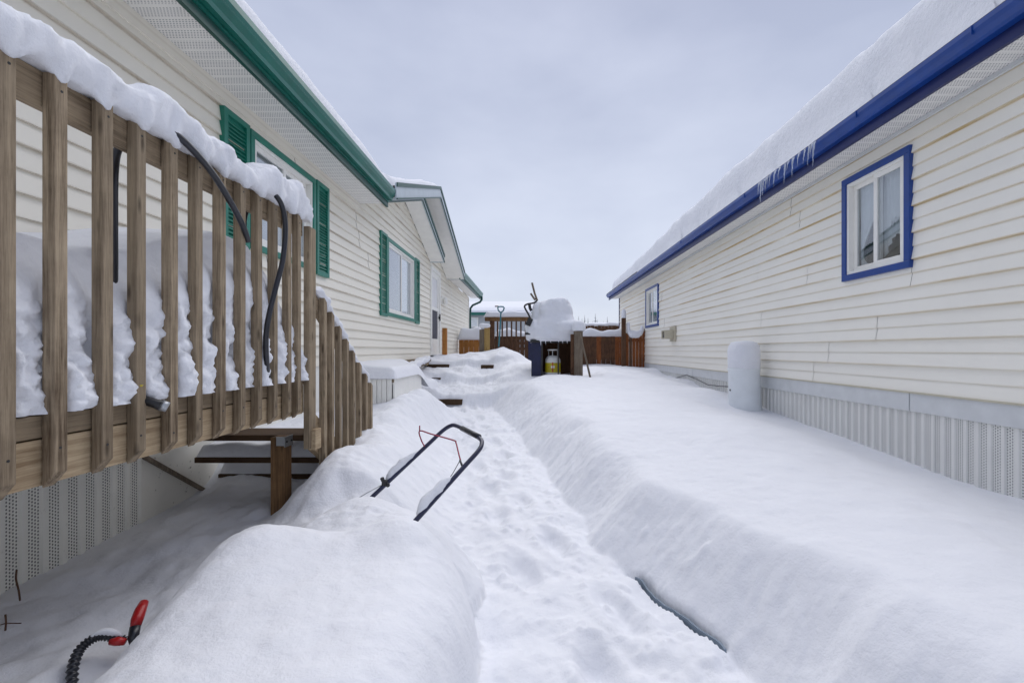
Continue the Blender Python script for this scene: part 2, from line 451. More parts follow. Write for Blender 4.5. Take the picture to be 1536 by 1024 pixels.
g = grid_mesh('snow_ground', GX, GY, GZ, SNOW); tag(g, 'deep snow with a trodden path between the two houses', kind='structure')

mbe = MB(); ys_e = np.linspace(1.93, 2.52, 40); vs_e = []  # thin dark strip added so the crack at the bank foot shows
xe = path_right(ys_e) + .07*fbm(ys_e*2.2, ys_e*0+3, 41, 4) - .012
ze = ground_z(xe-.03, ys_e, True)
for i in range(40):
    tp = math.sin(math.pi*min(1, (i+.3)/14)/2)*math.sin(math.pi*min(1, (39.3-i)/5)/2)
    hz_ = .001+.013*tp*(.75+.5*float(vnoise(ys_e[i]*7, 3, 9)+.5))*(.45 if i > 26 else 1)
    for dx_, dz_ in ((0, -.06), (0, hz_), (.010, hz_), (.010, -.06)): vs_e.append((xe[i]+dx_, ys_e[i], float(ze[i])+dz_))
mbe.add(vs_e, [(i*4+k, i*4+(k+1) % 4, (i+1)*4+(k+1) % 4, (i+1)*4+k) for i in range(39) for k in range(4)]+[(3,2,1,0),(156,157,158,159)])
tag(mbe.build('crack_strip', m_plain('slate_strip', (.17,.22,.28), .5, .15)), 'thin dark slate coloured strip along the crack at the foot of the snow bank', 'edging')
def gz(x, y): return float(ground_z(np.array([x]), np.array([y]), False)[0])

# ------------------------------------------------------------------ walls, windows
def lap_wall(parent, X, n, y0, y1, z0, z1, holes, mat, clip=None, proj=(.016,.010), seed=1):
    """lapped siding facing n (+1 = +x); holes = [(y0,y1,z0,z1)]; clip(z) -> (ya,yb) limits of the wall at that height"""
    rnd = random.Random(seed)
    mb = MB()
    nc = int(math.ceil((z1-z0)/COURSE))
    for c in range(nc):
        a, b = z0+c*COURSE, min(z0+(c+1)*COURSE, z1)
        if c % 2 == 0:
            seams = []
            y = y0+rnd.uniform(.6, 3.6)
            while y < y1:
                seams.append(y); y += 3.66
        p = proj[0] if c % 2 == 0 else proj[1]
        pprev = 0.0
        zb = sorted({a, b, *[h for q in holes for h in (q[2], q[3]) if a < h < b]})
        for i in range(len(zb)-1):
            za, zc = zb[i], zb[i+1]
            yb = sorted({y0, y1, *[s for s in seams if y0 < s < y1], *[h for q in holes for h in (q[0], q[1]) if y0 < h < y1]})
            for j in range(len(yb)-1):
                ya, yc = yb[j], yb[j+1]
                ym, zm = (ya+yc)/2, (za+zc)/2
                if any(q[0] < ym < q[1] and q[2] < zm < q[3] for q in holes): continue
                k = sum(1 for s in seams if s < ym)
                off = .003*(k % 2)
                xa = X+n*(p*(1-(za-a)/COURSE)+off); xc = X+n*(p*(1-(zc-a)/COURSE)+off)
                lo0, hi0 = (ya, yc); lo1, hi1 = (ya, yc)
                if clip:
                    ca = clip(za); cb = clip(zc)
                    lo0, hi0 = max(ya, ca[0]), min(yc, ca[1]); lo1, hi1 = max(ya, cb[0]), min(yc, cb[1])
                    if hi0 <= lo0: continue
                    if hi1 <= lo1: lo1 = hi1 = (lo0+hi0)/2
                if n > 0: mb.add([(xa,lo0,za),(xa,hi0,za),(xc,hi1,zc),(xc,lo1,zc)], [(0,1,2,3)])
                else: mb.add([(xa,hi0,za),(xa,lo0,za),(xc,lo1,zc),(xc,hi1,zc)], [(0,1,2,3)])
                if i == 0:   # underside of the lap
                    x_in = X+n*-.002
                    mb.add([(x_in,lo0,za),(x_in,hi0,za),(xa,hi0,za),(xa,lo0,za)], [(0,1,2,3) if n < 0 else (3,2,1,0)])
    return mb.build('wall', mat, parent)

def window(house, X, n, y0, y1, z0, z1, trim_mat, tw, split, left_fill, right_fill, sash_mat=VINYL, sash=.045, label=None):
    """trim ring proud of the siding, white sashes, panes, room behind"""
    xo = lambda d: X+n*d
    f = MB()
    f.box(xo(-.02), xo(.040), y0, y1, z0, z0+tw); f.box(xo(-.02), xo(.040), y0, y1, z1-tw, z1)
    f.box(xo(-.02), xo(.040), y0, y0+tw, z0+tw, z1-tw); f.box(xo(-.02), xo(.040), y1-tw, y1, z0+tw, z1-tw)
    w = f.build('window', trim_mat, house, bevel=.004)
    if label: w['label'] = label
    a, b, c, d = y0+tw, y1-tw, z0+tw, z1-tw
    ym = a+(b-a)*split
    s = MB()
    e = .03
    s.box(xo(-.07), xo(.026), a, b, c, c+e); s.box(xo(-.07), xo(.026), a, b, d-e, d)
    s.box(xo(-.07), xo(.026), a, a+e, c+e, d-e); s.box(xo(-.07), xo(.026), b-e, b, c+e, d-e)
    s.build('frame', sash_mat, w, bevel=.004)
    for (p, q, dx) in ((a+e, ym+sash*.5, .008), (ym-sash*.5, b-e, -.025)):
        t = MB(); zz0, zz1 = c+e, d-e
        t.box(xo(dx-.03), xo(dx), p, q, zz0, zz0+sash); t.box(xo(dx-.03), xo(dx), p, q, zz1-sash, zz1)
        t.box(xo(dx-.03), xo(dx), p, p+sash, zz0+sash, zz1-sash); t.box(xo(dx-.03), xo(dx), q-sash, q, zz0+sash, zz1-sash)
        t.build('sash', sash_mat, w, bevel=.003)
        g = MB(); g.box(xo(dx-.018), xo(dx-.012), p+sash, q-sash, zz0+sash, zz1-sash)
        g.build('pane', GLASS, w)
    for fill, p, q in ((left_fill, a+e+sash*.6, ym), (right_fill, ym, b-e-sash*.6)):
        if fill == 'screen':
            t = MB(); t.box(xo(-.050), xo(-.047), p, q, c+.05, d-.05); t.build('screen', SCREEN, w)
        if fill == 'blind':
            t = MB(); z = c+.035
            while z < d-.03:
                t.bar((xo(-.052), p, z), (xo(-.052), q, z), .005, .027, up=(n*.22, 0, 1)); z += .024
            t.build('blind', BLIND, w)
        if fill == 'drape':
            t = MB(); nn = 40; vs = []; fs = []
            for i in range(nn+1):
                y = p+(q-p)*i/nn
                for k in range(9):
                    zt = d - .03 - (d-c-.08)*k/8*(.96-.25*abs(math.sin(i/nn*math.pi))*(1 if k > 5 else 0))
                    vs.append((xo(-.085)+n*.012*math.sin(i*1.1+.35*k), y, zt))
            for i in range(nn):
                for k in range(8): fs.append((i*9+k, i*9+k+1, (i+1)*9+k+1, (i+1)*9+k))
            t.add(vs, fs); t.build('curtain', CURT, w, smooth=True)
        if fill == 'swag':           # curtain drawn aside in a curve
            t = MB(); vs = []; fs = []; nn = 26
            for i in range(nn+1):
                z = d-.03-(d-c-.08)*i/nn
                u = i/nn
                edge = p+(q-p)*(.18+.70*ss(.25, .85, u)-.25*ss(.85, 1, u))
                for k in range(13):
                    y = edge+(q-edge)*k/12
                    vs.append((xo(-.085)+n*.014*math.sin(k*1.7+u*3), y, z))
            for i in range(nn):
                for k in range(12): fs.append((i*13+k, i*13+k+1, (i+1)*13+k+1, (i+1)*13+k))
            t.add(vs, fs); t.build('curtain', CURT, w, smooth=True)
    r = MB()    # room recess behind the window
    x1, x2 = xo(-.072), xo(-.9)
    A, B, C_, D = a-.3, b+.3, c-.3, d+.2
    r.add([(x2,A,C_),(x2,B,C_),(x2,B,D),(x2,A,D),(x1,A,C_),(x1,B,C_),(x1,B,D),(x1,A,D)], [(0,1,2,3),(0,4,5,1),(2,6,7,3),(0,3,7,4),(1,5,6,2)])
    r.build('room_recess', ROOM, w)
    return w
def shutter(house, X, n, y0, y1, z0, z1, mat):
    xo = lambda d: X+n*d
    f = MB(); t = .045
    f.box(xo(0), xo(.042), y0, y0+t, z0, z1); f.box(xo(0), xo(.042), y1-t, y1, z0, z1)
    f.box(xo(0), xo(.042), y0+t, y1-t, z0, z0+t); f.box(xo(0), xo(.042), y0+t, y1-t, z1-t, z1)
    f.box(xo(0), xo(.016), y0+t, y1-t, z0+t, z1-t)
    z = z0+t+.015
    while z < z1-t-.01:
        f.bar((xo(.026), y0+t, z), (xo(.026), y1-t, z), .030, .006, up=(n*.9, 0, .6)); z += .032
    return f.build('shutter', mat, house)
def ribbed(parent, name, X, n, y0, y1, z0, z1, mat, period=.093, band=.62, depth=.012):
    mb = MB(); y = math.floor((y0+50)/period)*period-50
    vs = []
    while y < y1:
        for yy, d in ((y, 0), (y+period*band, 0), (y+period*(band+.06), depth), (y+period*.94, depth)):
            vs.append((X+n*d, yy))
        y += period
    for i in range(len(vs)-1):
        (xa, ya), (xb, yb) = vs[i], vs[i+1]
        q = [(xa,ya,z0),(xb,yb,z0),(xb,yb,z1),(xa,ya,z1)]
        mb.add(q, [(0,1,2,3) if n > 0 else (3,2,1,0)])
    return mb.build(name, mat, parent)
def gutter(parent, n, xin, zb, y0, y1, mat, w=.10, h=.15, name='gutter'):
    """K-style gutter profile pointing along n"""
    pr = [(0,0),(.055,0),(.062,.03),(.085,.07),(.10,.105),(.10,.15),(.088,.15),(.088,.112),(.072,.075),(.05,.034),(.046,.012),(.012,.012),(.012,.15),(0,.15)]
    poly = [(xin+n*p*w/.10, zb+q*h/.15) for p, q in pr]
    if n < 0: poly = poly[::-1]
    mb = MB(); mb.prism(poly, y0, y1, 'y')
    # end caps
    for ye in (y0, y1):
        mb.prism([(xin+n*p*w/.10, zb+q*h/.15) for p, q in ((0,0),(.055,0),(.062,.03),(.085,.07),(.10,.105),(.10,.15),(0,.15))], ye-.004, ye+.004, 'y')
    return mb.build(name, mat, parent, recalc=True)

# ================================================================== LEFT HOUSE
L = thing('mobile_home', (XW_L, 0, -1.45), 'cream sided house with green shutters and green gutter behind the wooden deck', 'house')
YB, YE = -4.0, 17.3
w1 = (3.84, 5.00, .86, 1.87); w2 = (7.50, 9.30, .57, 1.87); door = (10.75, 11.85, -.12, 2.0)
GA_Y, GA_Z = 8.54, 2.83      # inner gable soffit apex
GB_Y, GB_Z = 9.40, 3.17      # outer gable soffit apex
PITCH = .34
def clipL(z):
    if z <= 2.04: return (-99, 99)
    return (GB_Y-(GB_Z-z)/PITCH, GB_Y+(GB_Z-z)/PITCH)
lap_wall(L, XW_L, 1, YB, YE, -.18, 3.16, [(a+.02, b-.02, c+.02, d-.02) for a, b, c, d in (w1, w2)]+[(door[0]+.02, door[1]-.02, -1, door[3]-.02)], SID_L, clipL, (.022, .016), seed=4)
mb = MB(); mb.box(-8.0, XW_L-.95, YB, YE, -1.45, 2.0); mb.box(-8, XW_L-.003, YE-.02, YE, -1.45, 2.0); mb.build('house_body', VINYL, L)
mb = MB(); mb.box(XW_L-.02, XW_L+.035, YE-.06, YE+.03, -.18, 2.0); mb.build('corner_trim', VINYL, L)
ribbed(L, 'skirting', XW_L-.01, 1, YB, 2.80, -1.45, -.18, SKIRT_L)
mb = MB(); mb.box(XW_L-.02, XW_L+.004, 2.80, 3.5, -1.45, -.5); mb.build('skirting_panel', DIRTY, L)
mb = MB(); mb.box(XW_L-.02, XW_L+.004, 3.5, YE, -1.45, -.182); mb.build('foundation_panel', VINYL, L)
window(L, XW_L, 1, *w1, GREEN_L, .055, .5, 'blind', 'blind', label='window with dark screen behind the deck railing')
shutter(L, XW_L, 1, 3.50, 3.82, .84, 1.88, GREEN_L); shutter(L, XW_L, 1, 5.02, 5.32, .84, 1.88, GREEN_L)
window(L, XW_L, 1, *w2, GREEN_L, .06, .5, 'screen', 'blind', label='wide sliding window with white blind and dark screen')
shutter(L, XW_L, 1, 7.16, 7.48, .55, 1.89, GREEN_L); shutter(L, XW_L, 1, 9.32, 9.64, .55, 1.89, GREEN_L)
# door
X = XW_L
mb = MB()
for a, b, c, d in ((door[0], door[0]+.08, door[2], door[3]), (door[1]-.08, door[1], door[2], door[3])): mb.box(X-.05, X+.045, a, b, c, d)
mb.box(X-.05, X+.045, door[0]+.08, door[1]-.08, door[3]-.08, door[3]); mb.box(X-.05, X+.06, door[0]+.08, door[1]-.08, door[2], door[2]+.04)
dfr = mb.build('door_frame', VINYL, L, bevel=.004)
mb = MB(); a, b = door[0]+.08, door[1]-.08
mb.box(X-.03, X+.012, a, a+.12, door[2]+.04, door[3]-.08); mb.box(X-.03, X+.012, b-.12, b, door[2]+.04, door[3]-.08)
mb.box(X-.03, X+.012, a+.12, b-.12, door[2]+.04, .28); mb.box(X-.03, X+.012, a+.12, b-.12, 1.78, door[3]-.08); mb.box(X-.03, X+.012, a+.12, b-.12, .98, 1.06)
dr = mb.build('door', VINYL, L, bevel=.003)
mb = MB(); mb.box(X-.02, X-.012, a+.12, b-.12, .28, .98); mb.build('lower_pane', SCREEN, dr)
mb = MB(); mb.box(X-.02, X-.012, a+.12, b-.12, 1.06, 1.78); mb.build('upper_pane', BLIND, dr)
mb = MB(); mb.bar((X+.05, b-.06, .75), (X+.05, b-.06, .92), .02, .03); mb.box(X+.012, X+.05, b-.07, b-.05, .80, .86); mb.build('handle', BLACKM, dr)
mb = MB(); mb.box(X, X+.05, 12.05, 12.17, 1.22, 1.42); mb.lathe((X+.11, 12.11, 1.2), [(.0,0),(.05,.02),(.062,.08),(.055,.16),(.03,.2),(0,.21)], 12); mb.build('wall_lamp', VINYL, L, smooth=False)
# eaves: soffit, fascia, gutter
for (ya, yb) in ((YB, 6.33), (12.75, 17.85)):
    mb = MB(); mb.box(-2.02, XW_L+.02, ya, yb, 2.035, 2.055); mb.build('soffit', SOFFIT, L)
    mb = MB(); mb.box(-2.02, -1.99, ya, yb, 1.985, 2.17); mb.build('fascia', GREEN_D, L)
    mb = MB(); mb.box(-1.99, -1.975, ya, yb, 2.05, 2.07); mb.build('fascia_trim', GREEN, L)
    gutter(L, 1, -1.989, 2.075, ya, yb, GREEN)
mb = MB(); mb.box(XW_L, XW_L+.022, YB, 6.3, 1.94, 2.034); mb.build('frieze_trim', SID_L, L)
# main roof slab
def roofL(x): return 2.19+.33*(-1.92-x)
mb = MB(); mb.prism([(-1.93, roofL(-1.93)-.05), (-1.93, roofL(-1.93)), (-6.2, roofL(-6.2)), (-8.4, roofL(-6.2)-.7), (-8.4, roofL(-6.2)-.78), (-6.2, roofL(-6.2)-.08)], YB-.3, 6.33, 'y')
mb.prism([(-1.93, roofL(-1.93)-.05), (-1.93, roofL(-1.93)), (-6.2, roofL(-6.2)), (-8.4, roofL(-6.2)-.7), (-8.4, roofL(-6.2)-.78), (-6.2, roofL(-6.2)-.08)], 12.81, 17.9, 'y')
mb.prism([(-2.6, roofL(-2.6)-.05), (-2.6, roofL(-2.6)), (-6.2, roofL(-6.2)), (-8.4, roofL(-6.2)-.7), (-8.4, roofL(-6.2)-.78), (-6.2, roofL(-6.2)-.08)], 6.33, 12.81, 'y'); mb.build('roof', SHING, L)
# two stacked gables
def gable(apexY, apexZ, yl, yr, xf, xb, th, fh, nm):
    """slab with soffit apex at (apexY, apexZ)"""
    zl, zr = apexZ-PITCH*(apexY-yl), apexZ-PITCH*(yr-apexY)
    mb = MB()
    mb.prism([(yl, zl), (apexY, apexZ), (yr, zr), (yr, zr+th), (apexY, apexZ+th), (yl, zl+th)], xb, xf, 'x'); slab = mb.build(nm, SHING, L, recalc=True)
    mb = MB()
    for ya, za, yb_, zb_ in ((yl, zl, apexY, apexZ), (apexY, apexZ, yr, zr)):
        mb.prism([(ya, za-.012), (yb_, zb_-.012), (yb_, zb_-.003), (ya, za-.003)], XW_L+.018, xf-.002, 'x')
    mb.build('soffit', VINYL, slab, recalc=True)
    mb = MB(); mb.prism([(yl, zl-.03), (apexY, apexZ-.03), (yr, zr-.03), (yr, zr+fh), (apexY, apexZ+fh), (yl, zl+fh)], xf, xf+.022, 'x')
    mb.prism([(yr, zr-.03), (yr+.02, zr-.03), (yr+.02, zr+fh), (yr, zr+fh)], XW_L+.02, xf+.022, 'x')
    mb.build('rake_fascia', PALEF, slab, recalc=True)
    mb = MB()
    for o, t in ((fh-.055, .06), (-.034, .022)):
        mb.prism([(yl, zl+o), (apexY, apexZ+o), (yr, zr+o), (yr, zr+o+t), (apexY, apexZ+o+t), (yl, zl+o+t)], xf+.0225, xf+.04, 'x')
    mb.build('drip_edge', GREEN_D, slab, recalc=True)
gable(GA_Y, GA_Z, 6.45, 10.72, -2.07, -3.2, .05, .15, 'inner_gable_roof')
gable(GB_Y, GB_Z, 6.34, 12.80, -1.90, -5.6, .16, .20, 'outer_gable_roof')
mb = MB(); mb.box(XW_L, -1.89, 12.76, 12.79, 1.99, 2.05); mb.build('gable_return', VINYL, L)
# downspout at the far corner
mb = MB(); mb.tube([(-1.93,17.7,2.09),(-1.93,17.7,1.96),(-1.99,17.65,1.86),(-2.25,17.48,1.72),(-2.33,17.42,1.6),(-2.34,17.41,1.3),(-2.34,17.41,-.3)], .042, 10); mb.build('downspout', GREEN_D, L, smooth=True)

# roof snow (left)
def snow_edge(d, r): return np.sqrt(np.clip(1-(1-np.clip(d/r, 0, 1))**2, 0, 1))
xr = axis([(-6.5,-3,.25),(-3,-1.90,.022)]); yr = axis([(-4.2,2,.08),(2,9,.05),(9,18,.08)])
SX, SY = np.meshgrid(xr, yr)
base = roofL(SX)
gB = np.where((SY > 6.3) & (SY < 12.9), GB_Z+.165-PITCH*np.abs(SY-GB_Y), -9)
base = np.maximum(base, gB)
edge = -1.90 - .03 - .045*np.clip(fbm(SY*1.2, SY*0+2, 5, 3), 0, 1)
dx = edge - SX
dy = np.minimum(SY+4.2, 18.0-SY)
thick = np.interp(SY, [-4,5.6,6.6,9.4,12.6,13.5,18], [.34,.33,.15,.10,.13,.18,.16])+.05*fbm(SX*.8, SY*.8, 6, 2)
r = np.interp(SY, [0,6,7,18], [.26,.26,.12,.14])
SZ = base + .004 + thick*snow_edge(dx, r)*snow_edge(dy, .2)+.01*fbm(SX*7, SY*7, 8, 3)*(dx > .02)
SZ = np.where(dx <= 0, base-.03, SZ)
tag(grid_mesh('roof_snow', SX, SY, SZ, SNOW_S), 'thick smooth snow lying on the green trimmed roof', 'snow', kind='stuff')

# ================================================================== RIGHT HOUSE
Rr = thing('mobile_home', (XW_R, 0, -1.45), 'white sided house with blue gutter and blue window trim', 'house')
YE_R = 17.0
v1 = (3.93, 4.79, .715, 1.775); v2 = (11.75, 13.05, .63, 1.73)
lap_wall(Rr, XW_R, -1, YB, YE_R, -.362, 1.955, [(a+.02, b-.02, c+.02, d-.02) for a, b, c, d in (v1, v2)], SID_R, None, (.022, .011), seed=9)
mb = MB(); mb.box(XW_R+.95, 9.5, YB, YE_R, -1.45, 1.95); mb.box(XW_R+.003, 9.5, YE_R-.02, YE_R, -1.45, 1.95); mb.build('house_body', VINYL, Rr)
mb = MB(); mb.box(XW_R-.03, XW_R+.02, YE_R-.03, YE_R+.03, -.36, 1.94); mb.build('corner_trim', BLUE_D, Rr)
window(Rr, XW_R, -1, *v1, BLUE, .062, .5, 'drape', 'swag', label='blue framed window with grey curtains nearer the barrel')
window(Rr, XW_R, -1, *v2, BLUE, .062, .5, 'drape', 'screen', label='small far window close to the cedar gate')
# sheet metal band in panels, perforated skirting
for i in range(8):
    a = YB+i*2.65; b = min(a+2.644, YE_R)
    mb = MB(); mb.box(XW_R-.022-.004*(i % 2), XW_R+.01, a, b, -.528, -.372); mb.build('skirt_band', GREY, Rr, bevel=.003)
ribbed(Rr, 'skirting', XW_R, -1, YB, YE_R, -1.45, -.528, SKIRT_R, depth=.012)
mb = MB(); mb.box(XW_R-.034, XW_R+.01, YB, YE_R, -.372, -.358); mb.build('drip_strip', TANB, Rr)
mb = MB(); mb.box(2.985, XW_R-.02, YB, 17.4, 1.955, 1.972); mb.build('soffit', SOFFIT, Rr)
mb = MB(); mb.box(XW_R-.03, XW_R-.005, YB, YE_R, 1.925, 1.953); mb.build('soffit_channel', GREY, Rr)
mb = MB(); mb.box(2.955, 2.984, YB, 17.4, 1.905, 2.09); mb.build('fascia', BLUE_D, Rr)
gutter(Rr, -1, 2.954, 1.99, YB, 17.35, BLUE, w=.10, h=.11)
for yb in (2.2, 2.38, 2.95, 4.0, 6.1, 8.7):
    mb = MB(); mb.bar((2.853, yb, 2.04), (2.853, yb, 2.10), .006, .012); mb.build('gutter_joint', BLUE, Rr)
def roofR(x): return 2.12+.33*(x-2.87)
mb = MB(); mb.prism([(2.88, roofR(2.88)-.05), (2.88, roofR(2.88)), (6.9, roofR(6.9)), (9.8, roofR(6.9)-.95), (9.8, roofR(6.9)-1.02), (6.9, roofR(6.9)-.08)], YB-.3, 17.45, 'y'); mb.build('roof', SHING, Rr, recalc=True)
mb = MB()
for k in range(11): mb.box(2.862, 2.93, 12.4+k*.45, 12.4+k*.45+.44, roofR(2.87)-.012, roofR(2.87)+.012+.004*(k % 2))
mb.build('bare_shingle_edge', SHING, Rr)
xr = axis([(2.86,4.2,.022),(4.2,7.2,.25)]); yr = axis([(-4.2,1,.1),(1,9,.045),(9,17.5,.07)])
SX, SY = np.meshgrid(xr, yr)
base = roofR(SX)
edge = 2.885 + .03 + .05*np.clip(fbm(SY*1.3, SY*0+2, 15, 2), -.4, 1) + np.interp(SY, [8,12.5,17], [0,.05,.10])
dx = SX-edge
dy = np.minimum(SY+4.2, 17.3+.15*fbm(SX*3,SY*0,77,2)-SY)
thick = np.interp(SY, [-4,6,10,14,17.5], [.62,.60,.55,.47,.42])+.06*fbm(SX*.9, SY*.9, 16, 3)
u = np.clip(dx/.34, 0, 1)
prof = .62*snow_edge(dx, .10)+.38*snow_edge(dx, .42)
SZ = base+.004+thick*prof*snow_edge(dy, .35)+(.045*fbm(SX*6, SY*6, 18, 3))*(dx > .01)*(1-.6*u)
SZ = np.where(dx <= 0, base-.03, SZ)
tag(grid_mesh('roof_snow', SX, SY, SZ, SNOW_S), 'tall snow slab standing on the roof with blue gutter', 'snow', kind='stuff')
# icicles, each its own thing
ic = random.Random(3)
ilist = [(1222,28,1),(1214,22,.8),(1207,15,.7),(1199,13,.7),(1190,22,1),(1178,23,1),(1170,12,.7),(1163,18,.9),(1156,14,.6),(1150,16,.8),(1146,19,1),(1142,26,1.3),(1139,14,.8),(1183,9,.6),(1152,10,.6),(1218,11,.6)]
for px, ln_, wd in ilist:
    y = ywall(px, 2.845); ll = 1.2*ln_*y/F+.02
    mb = MB(); x0 = 2.842+ic.uniform(-.006,.004); z0 = 2.085
    pts = []; rs = []
    for i in range(9):
        t = i/8
        pts.append((x0-.012*math.sin(t*2)+ic.uniform(-.0015,.0015), y+ic.uniform(-.002,.002)+.012*t*ic.uniform(-.5,1), z0-ll*t))
        rs.append(max(.0006, .011*wd*(1-t)**.8*(1+.18*math.sin(t*22+px))))
    pts.insert(0, (x0+.02, y, z0+.012)); rs.insert(0, .012*wd)
    mb.tube(pts, rs, 8)
    o = mb.build('icicle', ICE, smooth=True)
    lab = 'clear icicle hanging from the blue gutter'
    if ln_ == 28: lab = 'longest clear icicle, closest to the big blue framed window'
    if px == 1142: lab = 'broad frozen icicle at the far end of the gutter icicles'
    tag(o, lab, 'icicle', 'icicles on the blue gutter')

# vent on right house, cables, hook
t = thing('wall_vent', (XW_R, 10.5, .2), 'beige louvred vent hood on the white siding below the far window', 'vent')
mb = MB(); mb.box(XW_R-.045, XW_R-.015, 10.33, 10.72, .20, .54); mb.build('back_plate', TANB, t, bevel=.004)
mb = MB()
mb.box(XW_R-.26, XW_R-.045, 10.40, 10.43, .26, .46); mb.box(XW_R-.26, XW_R-.045, 10.62, 10.65, .26, .46); mb.box(XW_R-.26, XW_R-.045, 10.43, 10.62, .44, .46)
mb.build('hood', TANB, t, bevel=.003)
mb = MB()
for k in range(4): mb.bar((XW_R-.10-.04*k, 10.43, .36), (XW_R-.10-.04*k, 10.62, .36), .005, .14, up=(.25,0,1))
mb.build('louvre', SHING, t)
mb = MB(); pts = [(XW_R-.03, ywall(p, XW_R-.03), (CY-q)/F*ywall(p, XW_R-.03)) for p, q in ((1010,568),(1030,562),(1048,570),(1062,577),(1080,579),(1098,580))]
mb.tube(pts, .007, 6); tag(mb.build('wire', BLACKM, smooth=True), 'thin dark wire drooping along the grey skirt beside the barrel', 'wire')

# barrel with snow cap
bx, by = 3.02, 6.42
t = thing('barrel', (bx, by, -1.0), 'frosted grey plastic barrel by the white wall under a tall snow cap', 'barrel')
def ell(mb, c, rx, ry, prof, lean=0, n=28, jag=0, seed=0):
    b = len(mb.v)
    for r_, z in prof:
        for k in range(n):
            a = 2*math.pi*k/n
            j = 1+jag*mnoise.noise(Vector((math.cos(a)*2+seed, math.sin(a)*2, z*6)))
            mb.v.append(Vector((c[0]+lean*z+r_*rx*math.cos(a)*j, c[1]+r_*ry*math.sin(a)*j, c[2]+z+jag*.1*mnoise.noise(Vector((math.cos(a)*3*r_+seed,math.sin(a)*3*r_,z*4))))))
    for i in range(len(prof)-1):
        for k in range(n):
            k2 = (k+1) % n
            mb.f.append([b+i*n+k, b+i*n+k2, b+(i+1)*n+k2, b+(i+1)*n+k]); mb.mi.append(0)
mb = MB(); ell(mb, (bx, by, -1.1), .215, .20, [(1.02,0),(1.03,.2),(.99,.5),(.97,.80),(1.0,.82),(1.0,.845),(.9,.85),(0,.85)], lean=-.03); mb.build('barrel_body', CHUTE, t, smooth=True)
mb = MB(); ell(mb, (bx-.215, by-.02, -.57), .02, .02, [(0,-.01),(1,0),(1,.02),(0,.03)], n=10); mb.build('bung', BLACKM, t)
mb = MB(); ell(mb, (bx-.02, by, -.27), .215, .20, [(.96,0),(1.0,.03),(1.0,.15),(.99,.26),(.93,.33),(.78,.375),(.5,.395),(.2,.40),(0,.40)], jag=.06, n=36); tag(mb.build('barrel_snow', SNOW, smooth=True), 'tall rounded snow cap on the grey barrel', 'snow')

# ================================================================== DECK + STAIRS
XR0, XR1 = -1.425, -1.387          # balusters
ZT, ZBm = .815, -.385
D = thing('wooden_deck', (-1.9, 2.0, -1.2), 'weathered wooden deck with baluster railing beside the cream house', 'deck')
bal_y = [1.187-.1405*2+.1405*i for i in range(13)] + [2.705]
mb = MB()
mb.prism([(bal_y[0], ZBm+.030), (bal_y[0]+.038, ZBm+.030), (bal_y[0]+.038, ZT-.003), (bal_y[0], ZT-.003)], XR0, XR1, 'x')
mb.v = [Vector((p.x, p.y, p.z-(.045 if (p.z < 0 and p.x < -1.41) else 0))) for p in mb.v]
b0 = mb.build('baluster', WOOD, D, bevel=.003)
sc = MB()
sc.tube([(XR1-.002, bal_y[0]+.020, ZT-.05), (XR1+.0008, bal_y[0]+.020, ZT-.05)], .004, 8); s0 = sc.build('screw', BLACKM, b0)
sc = MB(); sc.tube([(XR1-.002, bal_y[0]+.017, -.29), (XR1+.0008, bal_y[0]+.017, -.29)], .004, 8); s1 = sc.build('screw', BLACKM, b0)
rb = random.Random(2)
for y in bal_y[1:]:
    c = copy_part(b0, D, (rb.uniform(-.002,.002), y-bal_y[0]+rb.uniform(-.004,.004), rb.uniform(-.008,.004)))
    copy_part(s0, c, (0,0,0)); copy_part(s1, c, (0,rb.uniform(-.004,.004),rb.uniform(-.03,.02)))
mb = MB(); mb.box(XR0, XR1, 2.846, 2.934, -.62, ZT-.04); mb.build('corner_post', WOOD, D, bevel=.004)
mb = MB(); mb.box(XR0-.041, XR0-.0025, .6, 2.843, ZT-.105, ZT-.002); mb.build('top_rail', WOOD_Y, D, bevel=.004)
mb = MB(); mb.box(XR0-.041, XR0-.0025, .6, 2.843, -.255, -.19); mb.build('rim_board', WOOD_Y, D, bevel=.003)
mb = MB(); mb.box(XR0-.041, XR0-.004, .6, 2.843, -.395, -.26); mb.build('rim_board', PLY, D, bevel=.003)
mb = MB()
for k in range(7): mb.box(XR0-.045-.14*k-.132, XR0-.045-.14*k, -1.0, 2.94, -.225, -.187)
mb.build('deck_floor', WOOD_Y, D)
for yy in (.75, 1.5, 2.25):
    mb = MB(); mb.box(-2.38, XR0-.045, yy, yy+.038, -.39, -.227); mb.build('joist', WOOD_X, D)
mb = MB(); mb.box(-2.38, XR0-.045, 2.9, 2.938, -.40, -.227); mb.build('end_joist', PLY, D)

S = thing('wooden_stairs', (-1.8, 3.4, -1.2), 'weathered wooden stairs with sloping baluster rail descending from the deck', 'stairs')
XS0, XS1 = -1.40, -1.362
ylist = [3.0,3.115,3.24,3.367,3.49,3.622,3.757,3.875]
for i, y in enumerate(ylist):
    zt = .345-.71*(y-3.0); mb = MB()
    mb.prism([(y, -.98), (y+.038, -.98), (y+.038, zt-.027), (y, zt)], XS0, XS1, 'x'); mb.build('stair_baluster', WOOD, S, bevel=.003)
mb = MB(); mb.prism([(2.936, .38), (3.915, -.31), (3.915, -.40), (2.936, .29)], XS0-.041, XS0-.002, 'x'); mb.build('hand_rail', WOOD_Y, S, recalc=True)
mb = MB(); mb.prism([(2.936, -.40), (2.936, -.64), (3.915, -1.30), (3.915, -1.08)], XS0-.041, XS0-.002, 'x'); mb.build('stringer', PLY, S, recalc=True)
